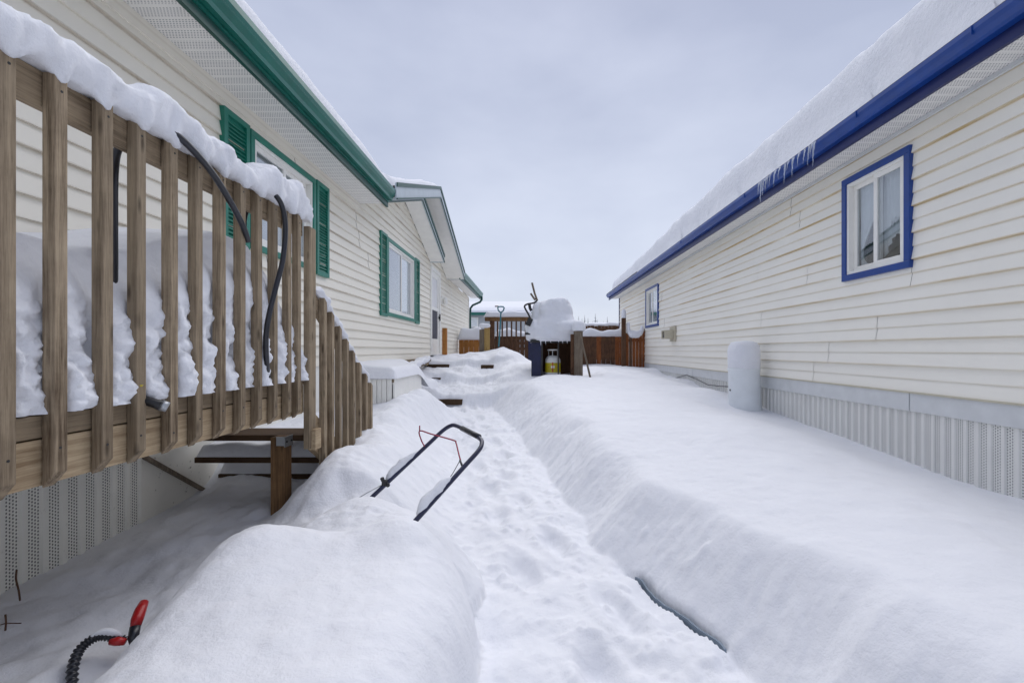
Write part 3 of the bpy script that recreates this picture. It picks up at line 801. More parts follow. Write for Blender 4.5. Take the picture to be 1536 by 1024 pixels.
mb = MB(); mb.prism([(2.80, -.64), (2.80, -.668), (3.55, -1.20), (3.55, -1.172)], XW_L+.006, XW_L+.03, 'x'); mb.build('stringer', POSTG, S, recalc=True)
for yy, zz in ((2.95, -.55), (3.16, -.745), (3.40, -.925)):
    mb = MB(); mb.box(XW_L+.06, XS0-.045, yy, yy+.27, zz-.038, zz); mb.build('tread', WOOD_X, S, bevel=.003)
mb = MB(); mb.box(-1.640, -1.551, 2.86, 2.949, -1.35, -.548); pst = mb.build('support_post', POSTW, S, bevel=.005)
mb = MB(); mb.box(-1.5505, -1.546, 2.855, 2.953, -.61, -.545); mb.box(-1.60, -1.5505, 2.855, 2.8595, -.60, -.545); mb.build('bracket', STEEL, pst)
for yy in (2.875, 2.93):
    mb = MB(); mb.tube([(-1.546, yy, -.578), (-1.540, yy, -.578)], .006, 8); mb.build('bracket_bolt', BLACKM, pst)
mb = MB(); mb.box(-1.405, -1.36, 2.87, 2.95, -.63, -.50); mb.build('stringer_block', PLY, S, bevel=.004)
# snow on treads
for yy, zz, nm in ((3.16, -.745, 'upper'), (3.40, -.925, 'lower')):
    xs_ = axis([(XW_L+.07, XS0-.05, .03)]); ys_ = axis([(yy+.005, yy+.265, .02)])
    sx, sy = np.meshgrid(xs_, ys_)
    e = np.minimum(np.minimum(sx-xs_[0], xs_[-1]-sx), np.minimum(sy-ys_[0], ys_[-1]-sy))
    sz = zz+.002+(.10+.04*fbm(sx*5, sy*5, 9, 2))*snow_edge(e, .04)
    tag(grid_mesh('tread_snow', sx, sy, sz, SNOW), f'strip of snow on the {nm} visible stair tread', 'snow')

# snow cap along the deck rail, with tongues over the baluster tops
def rail_snow(name, label, pts, w, hfun, front_drop, seed, mat=SNOW):
    """pts: list of (x,y,z) along the rail top centre; cross-section in x/z"""
    mb = MB(); n = 22; vs = []
    for i, p in enumerate(pts):
        p = Vector(p); hh = hfun(i/(len(pts)-1)); fd = front_drop(p.y)
        end = min(1, min(i, len(pts)-1-i)/5+.12)
        for k in range(n):
            a = 2*math.pi*k/n
            ca, sa = math.cos(a), math.sin(a)
            x = (abs(ca)**.75)*math.copysign(1, ca)*w/2*(1.0+.12*sa)
            z = hh*.5+(abs(sa)**.7)*math.copysign(1, sa)*hh*.5
            if sa < 0: z = z if ca < .25 else z - fd*min(1, -sa*1.6+.1)*max(0, (ca-.1))
            v = Vector((x, 0, z))
            q = Vector((p.x+x, p.y, p.z+z))
            d = .030*n3(q, 7, seed)+.020*n3(q, 17, seed+3)+.010*n3(q, 40, seed+5)
            rad = Vector((ca, 0, sa))
            v += rad*d*(1 if sa > -.6 else .4)
            vs.append(p+Vector((v.x*(.4+.6*end), v.y, v.z*end)))
    fs = []
    m = len(pts)
    for i in range(m-1):
        for k in range(n): fs.append((i*n+k, i*n+(k+1) % n, (i+1)*n+(k+1) % n, (i+1)*n+k))
    fs.append(tuple(range(n))[::-1]); fs.append(tuple((m-1)*n+k for k in range(n)))
    mb.add(vs, fs)
    return tag(mb.build(name, mat, smooth=True), label, 'snow', kind=None)
def drop_deck(y):
    ph = ((y-bal_y[0]-.016+.0702) % .1405)-.0702
    return .018+.055*math.exp(-(ph/.022)**2)+.02*mnoise.noise(Vector((y*9, 3, 1)))
pts = [(XR0-.008, .62+(2.90-.62)*i/230, ZT-.004) for i in range(231)]
rail_snow('rail_snow', 'lumpy snow ridge along the top of the deck railing', pts, .155, lambda t: .125+.022*math.sin(t*17)+.02*math.sin(t*41+1)+.05*math.exp(-((t-.86)/.06)**2), drop_deck, 4)
pts = [(XS0-.012, 2.945+.97*i/80, .385-.71*(.97*i/80)) for i in range(81)]
rail_snow('rail_snow', 'thin snow strip sloping down the stair rail', pts, .075, lambda t: .05+.01*math.sin(t*20), lambda y: .012, 12)

# drift on the deck, seen between the balusters
def deck_snow():
    ys_ = axis([(.55, 2.905, .011)]); nz_ = 60; m2 = 14
    mb = MB(); vs = []; cols = nz_+m2
    for y in ys_:
        zt = float(np.interp(y, [.5,1.2,1.5,1.75,2.0,2.25,2.45,2.6,2.72,2.84,2.91], [.36,.36,.33,.39,.50,.58,.55,.43,.25,.06,-.16]))
        zt += .02*mnoise.noise(Vector((y*6, 0, 0)))
        gp = (y-bal_y[0]-.019)/.1405; gi = math.floor(gp); ph = gp-gi         # 0 just at a baluster
        rg = random.Random(gi*31+5); s1, s2, s3, s4 = rg.uniform(.35,1.5), rg.uniform(.3,1.35), rg.uniform(-.18,.15), rg.uniform(.8,1.5)
        for k in range(nz_):
            u = k/(nz_-1); z = -.186+(zt+.186)*u
            out = -1.428-.02*u - .075*ss(.55, 1.0, u)**2
            bul = float(math.sin(math.pi*min(1, max(0, (ph*1.02)))) **.5 if 0 < ph < .98 else 0)*(.042*s1*max(0, 1-u*s4)**.7)
            q = (0, y, z)
            lo = 1-.75*float(ss(.35, .75, u)); nz2 = .03*n3(q, 3.5, 11)+lo*(.030*n3(q, 8, 2)+.022*n3(q, 20, 5)+.016*n3(q, 42, 6)+.008*n3(q, 85, 8))
            # hollows melted around each baluster on its far side
            holl = .07*s2*math.exp(-((ph-.12)/(.09*s4))**2)*(1-float(ss(.40+s3,.72+s3,u)))*min(1.3, max(0, .6+2.2*n3(q, 6, gi*3)))
            lump = max(-.06, bul + nz2 - holl)
            vs.append((out+lump, y, z))
        for k in range(m2):
            u = (k+1)/m2
            x = -1.52 + (-2.37+1.52)*u
            z = zt + .05*u*(1-u)*4*.5 + .02*mnoise.noise(Vector((x*5, y*5, 7)))
            vs.append((x, y, z))
    fs = []
    for i in range(len(ys_)-1):
        for k in range(cols-1):
            fs.append((i*cols+k, (i+1)*cols+k, (i+1)*cols+k+1, i*cols+k+1))
    mb.add(vs, fs)
    return mb.build('deck_snow', SNOW, smooth=True, recalc=False)
tag(deck_snow(), 'deep snow drift piled on the deck behind the balusters', 'snow', kind='stuff')

# hose looped over the railing
def smooth_path(pts, n=8):
    pts = [Vector(p) for p in pts]; out = []
    for i in range(len(pts)-1):
        p0 = pts[max(i-1, 0)]; p1 = pts[i]; p2 = pts[i+1]; p3 = pts[min(i+2, len(pts)-1)]
        for k in range(n):
            t = k/n
            out.append(.5*((2*p1)+(p2-p0)*t+(2*p0-5*p1+4*p2-p3)*t*t+(3*p1-p0-3*p2+p3)*t**3))
    out.append(pts[-1]); return out
def onx(px, py, X): 
    Y = F*X/(px-CX); return (X, Y, (CY-py)/F*Y)
hp = [onx(169,445,-1.475), onx(170,400,-1.480), onx(170,340,-1.495), onx(171,260,-1.525), onx(178,222,-1.545), onx(200,200,-1.53), onx(232,188,-1.46),
      onx(262,201,-1.375), onx(290,226,-1.352), onx(320,262,-1.355), onx(345,302,-1.365), onx(364,338,-1.372), onx(372,362,-1.385)]
mb = MB(); mb.tube(smooth_path(hp, 8), .0135, 12)
hp2 = [onx(366,350,-1.56), onx(367,325,-1.555), onx(378,300,-1.54), onx(398,288,-1.46), onx(413,293,-1.372), onx(424,312,-1.352), onx(428,345,-1.352),
       onx(424,390,-1.355), onx(414,430,-1.36), onx(404,470,-1.365), onx(399,505,-1.37), onx(400,545,-1.385), onx(403,570,-1.42)]
h1 = mb.build('garden_hose', BLACKR, smooth=True)
tag(h1, 'black hose arching over the middle of the deck railing', 'hose', 'hoses hung on the deck railing')
mb = MB(); mb.tube(smooth_path(hp2, 8), .0135, 12)
tag(mb.build('garden_hose', BLACKR, smooth=True), 'black hose hanging down the railing beside the stair corner', 'hose', 'hoses hung on the deck railing')
# tool in the snow at the foot of the balusters
t = thing('flashlight', (-1.41, 1.66, -.2), 'small dark lamp with a yellow tip lying in deck snow between two balusters', 'lamp')
mb = MB(); mb.tube([(-1.43,1.63,-.165),(-1.375,1.665,-.195),(-1.36,1.675,-.203)], [.017,.017,.021], 12); mb.build('lamp_body', BLACKM, t, smooth=True)
mb = MB(); mb.tube([(-1.362,1.674,-.202),(-1.345,1.685,-.211)], [.021,.018], 12); mb.build('lamp_lens', STEEL, t, smooth=True)
mb = MB(); mb.tube([(-1.405,1.622,-.135),(-1.393,1.622,-.12)], .010, 8); mb.build('yellow_tip', YELLOW, t, smooth=True)

# ================================================================== MOWER HANDLE
A = Vector(at(555,748,2.62)); B = Vector(at(622,782,2.20)); TA = Vector(at(668,642,2.92)); TB = Vector(at(722,671,2.52))
dA = TA-A; dB = TB-B; W0 = TB-TA; dm = (dA+dB)*.5
M_ = thing('lawn_mower', (-.78,2.42,-1.3), 'buried lawn mower with only its navy tube handle above the snow', 'lawn mower')
pts = [A-dA*.12, A+dA*.3, A+dA*.75, A+dA*.96, TA+dm*.06+W0*.06, TA+dm*.09+W0*.18, TA+dm*.09+W0*.5, TA+dm*.08+W0*.84, TA+dm*.03+W0*.96, B+dB*.94, B+dB*.75, B+dB*.3, B-dB*.14]
mb = MB(); mb.tube(smooth_path(pts, 6), .0125, 12); mb.build('handle', NAVYM, M_, smooth=True)
mb = MB(); q = [TA+dm*.09+W0*k+Vector((0,0,.002)) for k in (.34,.5,.64,.80)]; mb.tube(q, .0165, 12); mb.build('foam_grip', BLACKR, M_, smooth=True)
bp = lambda px, py, Y: Vector(at(px, py, Y))
a0 = A+dA*.71
q = [a0, bp(632,660,2.80), bp(629.5,646,2.80), bp(648,651,2.76), bp(680,660,2.66), bp(684,664,2.64), bp(688,680,2.56), bp(693,698,2.49)]
mb = MB(); mb.tube(smooth_path(q, 6), .0042, 8); mb.tube([bp(629.5,646,2.80), bp(629.5,638,2.80)], .004, 8); mb.build('control_bail', REDW, M_, smooth=True)
mb = MB(); mb.tube([bp(690,690,2.52), bp(694,700,2.48)], .006, 8); mb.tube(smooth_path([bp(690,690,2.52), bp(680,708,2.46), bp(666,730,2.38)], 5), .0022, 6)
mb.build('cable', BLACKR, M_, smooth=True)
mb = MB(); c = A+dA*.2
mb.box(c.x-.022, c.x+.010, c.y-.022, c.y+.010, c.z-.010, c.z+.022); mb.tube([c-W0*.04, c+W0*.07], .012, 10); mb.tube([c+Vector((-.015,-.015,.02)), c+Vector((-.02,-.02,.04))], .012, 8)
mb.build('clamp_knob', BLACKM, M_, bevel=.003)
mb = MB(); mb.tube([c-W0*.03, bp(552,738,2.60), bp(532,750,2.56)], .0032, 6); mb.build('cable', STEEL, M_, smooth=True)
# snow clinging on the two legs
def cling(a, dv, d0, d1, r, seed, side):
    mb = MB(); n = 16; m = 22
    vs = []
    for i in range(m):
        t = i/(m-1); p = a+dv*(d0+(d1-d0)*t)
        rr = r*math.sin(math.pi*min(1, max(.03, t))**.55)**.8 if 0 < t < 1 else .002
        for k in range(n):
            an = 2*math.pi*k/n
            off = side*(math.cos(an)*rr*.75+rr*.55)+Vector((0,0,1))*(math.sin(an)*rr+rr*.25)
            q = p+off
            vs.append(q+off.normalized()*(.014*n3(q, 14, seed)+.007*n3(q, 35, seed)))
    fs = [(i*n+k, i*n+(k+1) % n, (i+1)*n+(k+1) % n, (i+1)*n+k) for i in range(m-1) for k in range(n)]
    mb.add(vs, fs); return mb.build('handle_snow', SNOW, smooth=True)
sd = Vector((-.35,.1,0)).normalized()
tag(cling(A, dA, .22, .70, .036, 3, sd), 'snow lump clinging to the mower handle leg nearer the stairs', 'snow')
tag(cling(B, dB, .06, .62, .036, 5, sd), 'long snow lump clinging to the mower handle leg nearer the path', 'snow')

# tool handle and ribbed cord, bottom left
T = thing('tool_handle', at(203,960,1.66), 'red and black tool handle poking out of the snow mound', 'tool')
P = lambda px, py, Y: Vector(at(px, py, Y))
mb = MB(); mb.tube([P(216,903,1.76), P(211,914,1.73), P(206,928,1.70), P(203,940,1.68)], [.015,.019,.020,.016], 10); mb.build('red_grip', RED, T, smooth=True)
mb = MB(); mb.tube([P(203,939,1.68), P(200,955,1.66), P(202,966,1.655), P(196,982,1.64), P(184,1000,1.60)], [.017,.017,.015,.014,.012], 10); mb.build('black_socket', BLACKR, T, smooth=True)
cp = smooth_path([P(108,1030,1.52), P(109,1003,1.55), P(117,978,1.59), P(132,962,1.62), P(152,953,1.645), P(172,955,1.655), P(186,961,1.66)], 16)
mb = MB(); mb.tube(cp, [.015+.003*math.sin(i*1.35) for i in range(len(cp))], 10)
t = thing('ribbed_cord', at(110,1015,1.53), 'ribbed black cord looping out of the snow with red plug', 'cord')
mb.build('cord', BLACKR, t, smooth=True)
mb = MB(); mb.tube([P(165,962,1.63), P(176,961,1.635), P(188,962,1.64)], [.010,.015,.011], 10); mb.build('red_plug', RED, t, smooth=True)
cp2 = [c+Vector((.004, 0, .014)) for c in cp[50:92]]
mb = MB(); mb.tube(cp2, [.004+.009*math.sin(math.pi*i/(len(cp2)-1)) for i in range(len(cp2))], 8); mb.build('snow_dusting', SNOW, t, smooth=True)
# twigs
def twig(name, pts, r, label, extra=()):
    mb = MB(); mb.tube(smooth_path(pts, 4), r, 6)
    for e in extra: mb.tube(e, r*.7, 6)
    tag(mb.build(name, TWIG, smooth=True), label, 'twig')
y0 = 2.02
twig('dry_twig', [P(30,900,1.99), P(28,885,1.98), P(24,868,1.97), P(25,854,1.97)], .0035, 'bent brown twig standing by the perforated white skirting')
twig('dry_twig', [P(8,945,1.78), P(9,933,1.78), P(8,921,1.78)], .003, 'small crossed dark twig at the frame edge by the skirting', ([P(-4,938,1.78), P(9,934,1.78), P(32,934,1.80)],))

# ================================================================== PORCH by the far door
Pp = thing('porch', (-2.0,8,-1.1), 'low snow covered porch with white skirting below the door', 'porch')
mb = MB(); mb.box(-2.385, -1.70, 5.62, 7.0, -.40, -.355); mb.build('porch_floor', WOOD_Y, Pp)
ribs = MB()
for k in range(11): ribs.box(-2.385+k*.061, -2.385+k*.061+.055, 5.60-.006*(k % 2), 5.618, -1.3, -.357)
ribs.box(-1.712, -1.69, 5.63, 7.0, -1.3, -.357); ribs.build('skirting', VINYL, Pp)
mb = MB(); mb.box(-2.395, -2.33, 8.2, 10.6, -.34, -.185); mb.build('ledger', WOOD_Y, Pp)
xs_ = axis([(-2.39,-1.66,.03)]); ys_ = axis([(5.56,8.2,.05)])
sx, sy = np.meshgrid(xs_, ys_)
e = np.minimum(np.minimum(sx-xs_[0]+.2, xs_[-1]-sx), np.minimum(sy-ys_[0], ys_[-1]-sy))
sz = -.352+(.15+.05*ss(-1.9,-2.3,sx)+.02*fbm(sx*3, sy*2, 19, 2))*snow_edge(e, .12)-.30*ss(0,.5,(sx+1.66)+(sy-6.6)*.45)
tag(grid_mesh('porch_snow', sx, sy, sz, SNOW), 'flat snow layer covering the low white porch', 'snow', kind='stuff')
St = thing('porch_steps', (-1.8,9.4,-1.0), 'snow buried wooden steps climbing to the white door', 'steps')
for (xa, xb, y, z) in ((-1.90,-1.24,8.18,-.88), (-2.36,-1.86,9.37,-.56), (-2.36,-1.86,10.30,-.315)):
    mb = MB(); mb.box(xa, xb, y-.03, y+.26, z-.10, z-.005); mb.build('step_board', WOOD_X, St, bevel=.004)
mb = MB(); mb.box(-1.12, -.84, 10.1, 10.3, -.46, -.33); mb.build('step_block', WOOD_X, St, bevel=.004)
t = thing('boot_scraper', at(575,592,6.3), 'green box end with brown board poking from snow beside porch', 'box')
mb = MB(); q = at(570,588,6.3); mb.box(q[0]-.05, q[0]+.04, 6.25, 6.37, q[2]-.09, q[2]+.06); mb.build('green_box', GREEN_L, t, bevel=.006)
mb = MB(); q = at(582,595,6.3); mb.bar((q[0]-.06,6.28,q[2]-.03), (q[0]+.12,6.33,q[2]+.02), .12, .05); mb.build('brown_board', POSTW, t, bevel=.003)
q = at(667,523,11.2)
mb = MB(); mb.box(q[0]-.055, q[0]+.055, 11.15, 11.26, q[2]-.25, .54); tag(mb.build('porch_post', ORANGE, bevel=.005), 'short orange wooden post beside the white door', 'post')

# ================================================================== BARBECUE under snow
G = thing('barbecue', (.45,9.1,-.6), 'gas barbecue with navy cart buried under a big snow heap', 'barbecue')
mb = MB(); mb.box(.0,.19,8.93,8.96,-.62,.20); mb.box(.0,.03,8.96,9.45,-.62,.20); mb.build('side_panel', NAVY, G, bevel=.006)
mb = MB(); mb.box(.04,.9,9.42,9.45,-.62,.16); mb.box(.86,.9,8.95,9.42,-.62,.16); mb.build('back_panel', FENCE, G)
mb = MB(); mb.box(-.02,.95,8.90,9.5,.145,.20); mb.build('shelf', BLACKM, G, bevel=.008)
mb = MB(); mb.prism([(8.93,.20),(9.45,.20),(9.45,.62),(9.3,.72),(9.1,.70),(8.95,.50)], .16, .78, 'x'); mb.build('lid', BLACKM, G, recalc=True, bevel=.02)
mb = MB(); mb.tube([(.24,8.88,.235),(.70,8.88,.235)], .012, 8); mb.build('lid_handle', STEEL, G, smooth=True)
mb = MB(); mb.box(.185,.225,8.95,8.99,-.62,.15); mb.box(.515,.54,8.90,8.93,-.62,.15); mb.build('cart_leg', BLACKM, G)
mb = MB(); mb.box(-.12,.0,8.9,9.35,.30,.345); mb.bar((-.07,8.92,.48),(-.01,8.92,.62),.10,.10); mb.build('side_burner', BLACKM, G, bevel=.006)
t = thing('propane_tank', (.43,9.12,-.55), 'white propane tank with yellow label beneath the barbecue', 'gas tank')
mb = MB(); mb.lathe((.43,9.12,-.58), [(0,0),(.11,0),(.15,.05),(.157,.10),(.157,.34),(.15,.40),(.12,.45),(.07,.475),(.0,.48)], 28); mb.build('tank_body', WHITEP, t, smooth=True)
mb = MB(); mb.lathe((.43,9.12,-.58), [(.1585,.14),(.1595,.145),(.1595,.325),(.1585,.33)], 28); lb = mb.build('label_band', YELLOW, t, smooth=True)
def curved_patch(c, r, a0, h, w, poly, mat, name, par):
    mb = MB(); vs = []
    for u, v in poly:
        an = -math.pi/2+a0+u*w/r
        vs.append((c[0]+r*math.cos(an), c[1]+r*math.sin(an), c[2]+h+v*w))
    mb.add(vs, [tuple(range(len(vs)))]); return mb.build(name, mat, par)
curved_patch((.43,9.12,-.58), .162, -.05, .245, .10, [(0,-1),(1,0),(0,1),(-1,0)], RED, 'warning_diamond', lb)
curved_patch((.43,9.12,-.58), .164, -.05, .25, .045, [(-.8,-.5),(.8,-.5),(.8,.5),(-.8,.5)], WHITEP, 'diamond_symbol', lb)
mb = MB()
for k in range(3):
    a0 = .4+k*2.1
    mb.bar((.43+.1*math.cos(a0), 9.12+.1*math.sin(a0), -.12), (.43+.1*math.cos(a0), 9.12+.1*math.sin(a0), .0), .05, .008)
mb.lathe((.43,9.12,-.01), [(.11,0),(.115,.005),(.115,.025),(.09,.03),(.09,0)], 20); mb.build('collar', WHITEP, t)
mb = MB(); mb.tube([(.43,9.12,-.11),(.43,9.12,-.03)], .025, 10); mb.tube([(.43,9.12,-.05),(.43,9.05,-.05)], .018, 8); mb.build('valve', BLACKM, t)
# snow heap on the barbecue
def blob(name, label, boxes, seed, amp=.03, res=.035, mat=SNOW, kind=None, cat='snow'):
    """rounded snow heap as the smooth union of rounded boxes, meshed by marching over a remesh modifier"""
    mb = MB()
    for (x0,x1,y0,y1,z0,z1) in boxes:
        c = Vector(((x0+x1)/2,(y0+y1)/2,(z0+z1)/2)); h = Vector(((x1-x0)/2,(y1-y0)/2,(z1-z0)/2))*1.06
        pw = lambda t: math.copysign(abs(t)**.55, t); nu, nv = 28, 14; vs_ = []; fs_ = []
        for i in range(nv+1):
            ph = -math.pi/2+math.pi*i/nv
            for k in range(nu):
                th = 2*math.pi*k/nu
                vs_.append((c.x+h.x*pw(math.cos(ph))*pw(math.cos(th)), c.y+h.y*pw(math.cos(ph))*pw(math.sin(th)), c.z+h.z*pw(math.sin(ph))))
        for i in range(nv):
            for k in range(nu): fs_.append((i*nu+k, i*nu+(k+1)%nu, (i+1)*nu+(k+1)%nu, (i+1)*nu+k))
        mb.add(vs_, fs_)
    o = mb.build(name, mat)
    m = o.modifiers.new('r', 'REMESH'); m.mode = 'VOXEL'; m.voxel_size = res
    s = o.modifiers.new('s', 'SMOOTH'); s.factor = .6; s.iterations = 8
    tx = bpy.data.textures.new(name, 'CLOUDS'); tx.noise_scale = .16; tx.noise_depth = 2
    d = o.modifiers.new('d', 'DISPLACE'); d.texture = tx; d.texture_coords = 'GLOBAL'; d.strength = amp*2; d.mid_level = .45
    dg = bpy.context.evaluated_depsgraph_get(); me = bpy.data.meshes.new_from_object(o.evaluated_get(dg))
    o.modifiers.clear(); o.data = me
    me.polygons.foreach_set('use_smooth', [True]*len(me.polygons))
    if not me.materials: me.materials.append(mat)
    return tag(o, label, cat, kind=kind)
blob('barbecue_snow', 'big heap of snow smothering the barbecue', [(.16,.80,8.90,9.55,.20,1.00),(.10,.86,8.84,9.55,.18,.70),(.0,.5,8.82,9.4,.19,.46),(.45,1.03,8.72,9.4,.33,.57),(-.10,.16,8.9,9.5,.19,.60),(.03,.26,9.1,9.5,.50,.95),(.18,.85,8.80,9.0,.195,.38),(.30,.74,8.9,9.4,.7,1.03)], 3, .035, .025)
mb = MB()
rr = random.Random(8)
for k in range(7):
    x = .2+.6*k/6+rr.uniform(-.03,.03); l = rr.uniform(.04,.12)
    mb.tube([(x,8.86,.22),(x,8.86,.2-l*.5),(x+.005,8.86,.2-l)], [.014,.008,.001], 6)
mb.box(.16,.84,8.845,8.885,.175,.215)
tag(mb.build('frozen_fringe', SNOW, smooth=False), 'frozen snow fringe hanging from the barbecue shelf', 'ice')
t = thing('garden_tools', (-.05,9.2,.6), 'black tool handles sticking up from the snowy barbecue', 'tool')
mb = MB(); mb.tube(smooth_path([at(797,482,9.2), at(793,472,9.2), at(788,463,9.2), at(787,459,9.2), at(791,456,9.2), at(801,454,9.2), at(806,450,9.2)], 5), .018, 8); mb.build('bent_handle', BLACKM, t, smooth=True)
mb = MB(); mb.tube([at(806,451,9.2), at(802,440,9.2), at(798,424,9.2)], .02, 8); mb.tube([at(803,450,9.2), at(800,446,9.2), at(796,440,9.2)], .02, 8); mb.build('tine', POSTG, t, smooth=True)
mb = MB(); mb.tube([at(794,456,9.2), at(795,462,9.2), at(797,466,9.2)], .03, 8); mb.build('clip', BLACKM, t, smooth=True)
# post and broom
xa, xb = at(858,0,8.55)[0], at(874,0,8.55)[0]
t = thing('fence_post', ((xa+xb)/2, 8.6, -.6), 'thick grey wooden post standing in snow beside the barbecue', 'post')
mb = MB(); mb.box(xa+.04, xb, 8.52, 8.68, -.75, .36); mb.build('post', POSTG, t, bevel=.006)
mb = MB(); mb.box(xa-.02, xa+.036, 8.55, 8.66, -.75, .30); mb.build('side_board', FENCE, t, bevel=.004)
mb = MB(); ell(mb, ((xa+xb)/2+.03, 8.6, .362), .12, .11, [(.95,0),(1.05,.04),(1.0,.12),(.8,.17),(.4,.19),(0,.19)], jag=.1, n=24); tag(mb.build('post_snow', SNOW, smooth=True), 'small snow cap on the thick grey post', 'snow')
a = Vector(at(870,500,8.45)); b = Vector(at(888,577,8.2))
mb = MB(); mb.tube([a, a+(b-a)*.5, b], [.016,.018,.020], 10); tag(mb.build('pole', POSTG, smooth=True), 'thin pole leaning against the grey post', 'pole')

# bench sized lump on the left of the barbecue
mb = MB(); mb.bar((-2.30,10.15,-.22), (-1.80,5.95,-.40), .13, .035); tag(mb.build('plank', POSTG, bevel=.003), 'long sloping plank under snow between the white porch and door', 'plank')
pp = [(-2.30+.50*t, 10.15-4.2*t, -.20-.18*t) for t in [i/60 for i in range(61)]]
rail_snow('plank_snow', 'ridge of snow lying along the sloping plank', pp, .17, lambda t: .09+.02*math.sin(t*25), lambda y: .03, 31)

# ================================================================== FENCES AND YARD BEHIND
def snow_strip(name, label, x0, x1, y, z, w=.12, h=.1, seed=1, ends=True):
    n = max(12, int((x1-x0)/.06)); m = 12; mb = MB(); vs = []
    for i in range(n+1):
        x = x0+(x1-x0)*i/n
        e = min(1, min(i, n-i)/2.5+.15) if ends else 1
        for k in range(m):
            a = 2*math.pi*k/m
            hh = h*(1+.5*mnoise.noise(Vector((x*3+seed, k*.1, 2))))
            vs.append((x, y+math.cos(a)*w/2*e, z+(hh*.5+math.sin(a)*hh*.5)*e))
    fs = [(i*m+k, i*m+(k+1) % m, (i+1)*m+(k+1) % m, (i+1)*m+k) for i in range(n) for k in range(m)]
    fs += [tuple(range(m)), tuple(n*m+k for k in reversed(range(m)))]
    mb.add(vs, fs); return tag(mb.build(name, SNOW, smooth=True, recalc=True), label, 'snow')
def fence(name, label, x0, x1, y, z0, z1, mat, bw=.14, gap=.012, rail=True, thing_cat='fence', posts=()):
    f = thing(name, ((x0+x1)/2, y, z0), label, thing_cat)
    x = x0; rr = random.Random(int(x0*100)); mats = mat if isinstance(mat, list) else [mat]
    while x < x1-.02:
        w = min(bw, x1-x)
        mb = MB(); mb.box(x, x+w-gap, y+rr.uniform(-.004,.004), y+.02, z0, z1+rr.uniform(-.015,.015)); mb.build('board', rr.choice(mats), f, bevel=.003); x += bw
    mb = MB(); mb.box(x0, x1, y+.022, y+.06, z1-.2, z1-.11); mb.box(x0, x1, y+.022, y+.06, z0+.5, z0+.59); mb.build('rail', mats[0], f)
    for p in posts:
        mb = MB(); mb.box(p-.045, p+.045, y+.062, y+.15, z0, z1+.06); mb.build('post', mats[0], f, bevel=.004)
    return f
# gate fence beside the right house
f = thing('cedar_gate', (2.95,13.2,-.6), 'reddish cedar fence panel with scooped top by the white house', 'fence')
x = 2.74; k = 0; rr = random.Random(4)
scoop = [.50,.40,.36,.36,.42,.62]
while x < XW_R-.06:
    zt = scoop[min(k, 5)]
    mb = MB(); mb.box(x, x+.088, 13.2+rr.uniform(-.004,.004), 13.22, -.9, zt); mb.build('board', FENCE_R if k != 1 else FENCE, f, bevel=.003); x += .095; k += 1
mb = MB(); mb.box(2.62, 2.735, 13.15, 13.26, -.9, .93); mb.build('gate_post', FENCE, f, bevel=.005)
mb = MB(); mb.box(2.74, XW_R-.06, 13.222, 13.26, .24, .33); mb.build('rail', FENCE_R, f)
blob('gate_snow', 'snow sagging in the scooped top of the cedar gate', [(2.80,3.22,13.10,13.30,.42,.56),(2.86,3.14,13.10,13.30,.36,.5),(2.76,2.86,13.12,13.28,.5,.80),(3.17,3.25,13.12,13.28,.55,.70)], 9, .02, .025)
mb = MB(); ell(mb, (2.68,13.2,.93), .065, .065, [(.95,0),(1.1,.05),(1.0,.16),(.7,.24),(0,.26)], jag=.1, n=18); tag(mb.build('gate_post_snow', SNOW, smooth=True), 'snow cap on the tall dark cedar gate post', 'snow')
# side fence closer
fence('board_fence', 'brown board fence with snowy top rail right of the barbecue', 1.02, 2.98, 14.2, -.7, .43, [FENCE, FENCE_R, FENCE], .145, .004, posts=(1.9,))
snow_strip('fence_snow', 'snow strip along the closer brown board fence', .98, 2.90, 14.22, .42, .2, .22, 3)
fence('board_fence', 'dark far fence standing beyond the brown board fence', 1.2, 5.0, 19.5, -.7, 1.05, [FENCE], .15, .005, posts=(2.2, 3.6))
snow_strip('fence_snow', 'snow line on top of the dark far fence', 1.1, 5.1, 19.5, 1.05, .24, .12, 5)
blob('shed_roof_snow', 'low snow mound showing above the far fence', [(2.4,5.2,24,27,.9,1.36),(3.0,4.4,24.6,26.6,1.2,1.5)], 2, .06, .12)
# middle railing structure
Dk = thing('yard_deck', (-.65,13.2,-.2), 'dark wooden deck railing under a snowy beam behind the shovel', 'railing')
mb = MB(); mb.box(-1.34, .05, 13.10, 13.30, .84, .95); mb.build('beam', POSTW, Dk, bevel=.006)
mb = MB(); mb.box(-1.20,-1.07, 13.15, 13.28, -.5, .84); mb.build('post', FENCE, Dk, bevel=.004)
mb = MB(); mb.box(-.09,.05, 13.12, 13.28, -.5, .84); mb.build('post', NAVY, Dk, bevel=.004)
mb = MB(); mb.box(-1.06,-.1, 13.22, 13.26, .30, .40); mb.build('rail', FENCE, Dk)
x = -1.0
while x < -.12:
    mb = MB(); mb.box(x, x+.045, 13.17, 13.21, -.3, .83); mb.build('baluster', FENCE, Dk, bevel=.003); x += .135
snow_strip('beam_snow', 'snow slab on the dark beam behind the shovel', -1.38, .08, 13.2, .945, .5, .17, 6)
fence('board_fence', 'dark plank fence low behind the yard railing', -1.2, .3, 14.6, -.5, .38, [FENCE], .14, .01, posts=())
snow_strip('fence_snow', 'snow strip on the low plank fence behind the railing', -1.2, .3, 14.6, .38, .3, .28, 8)
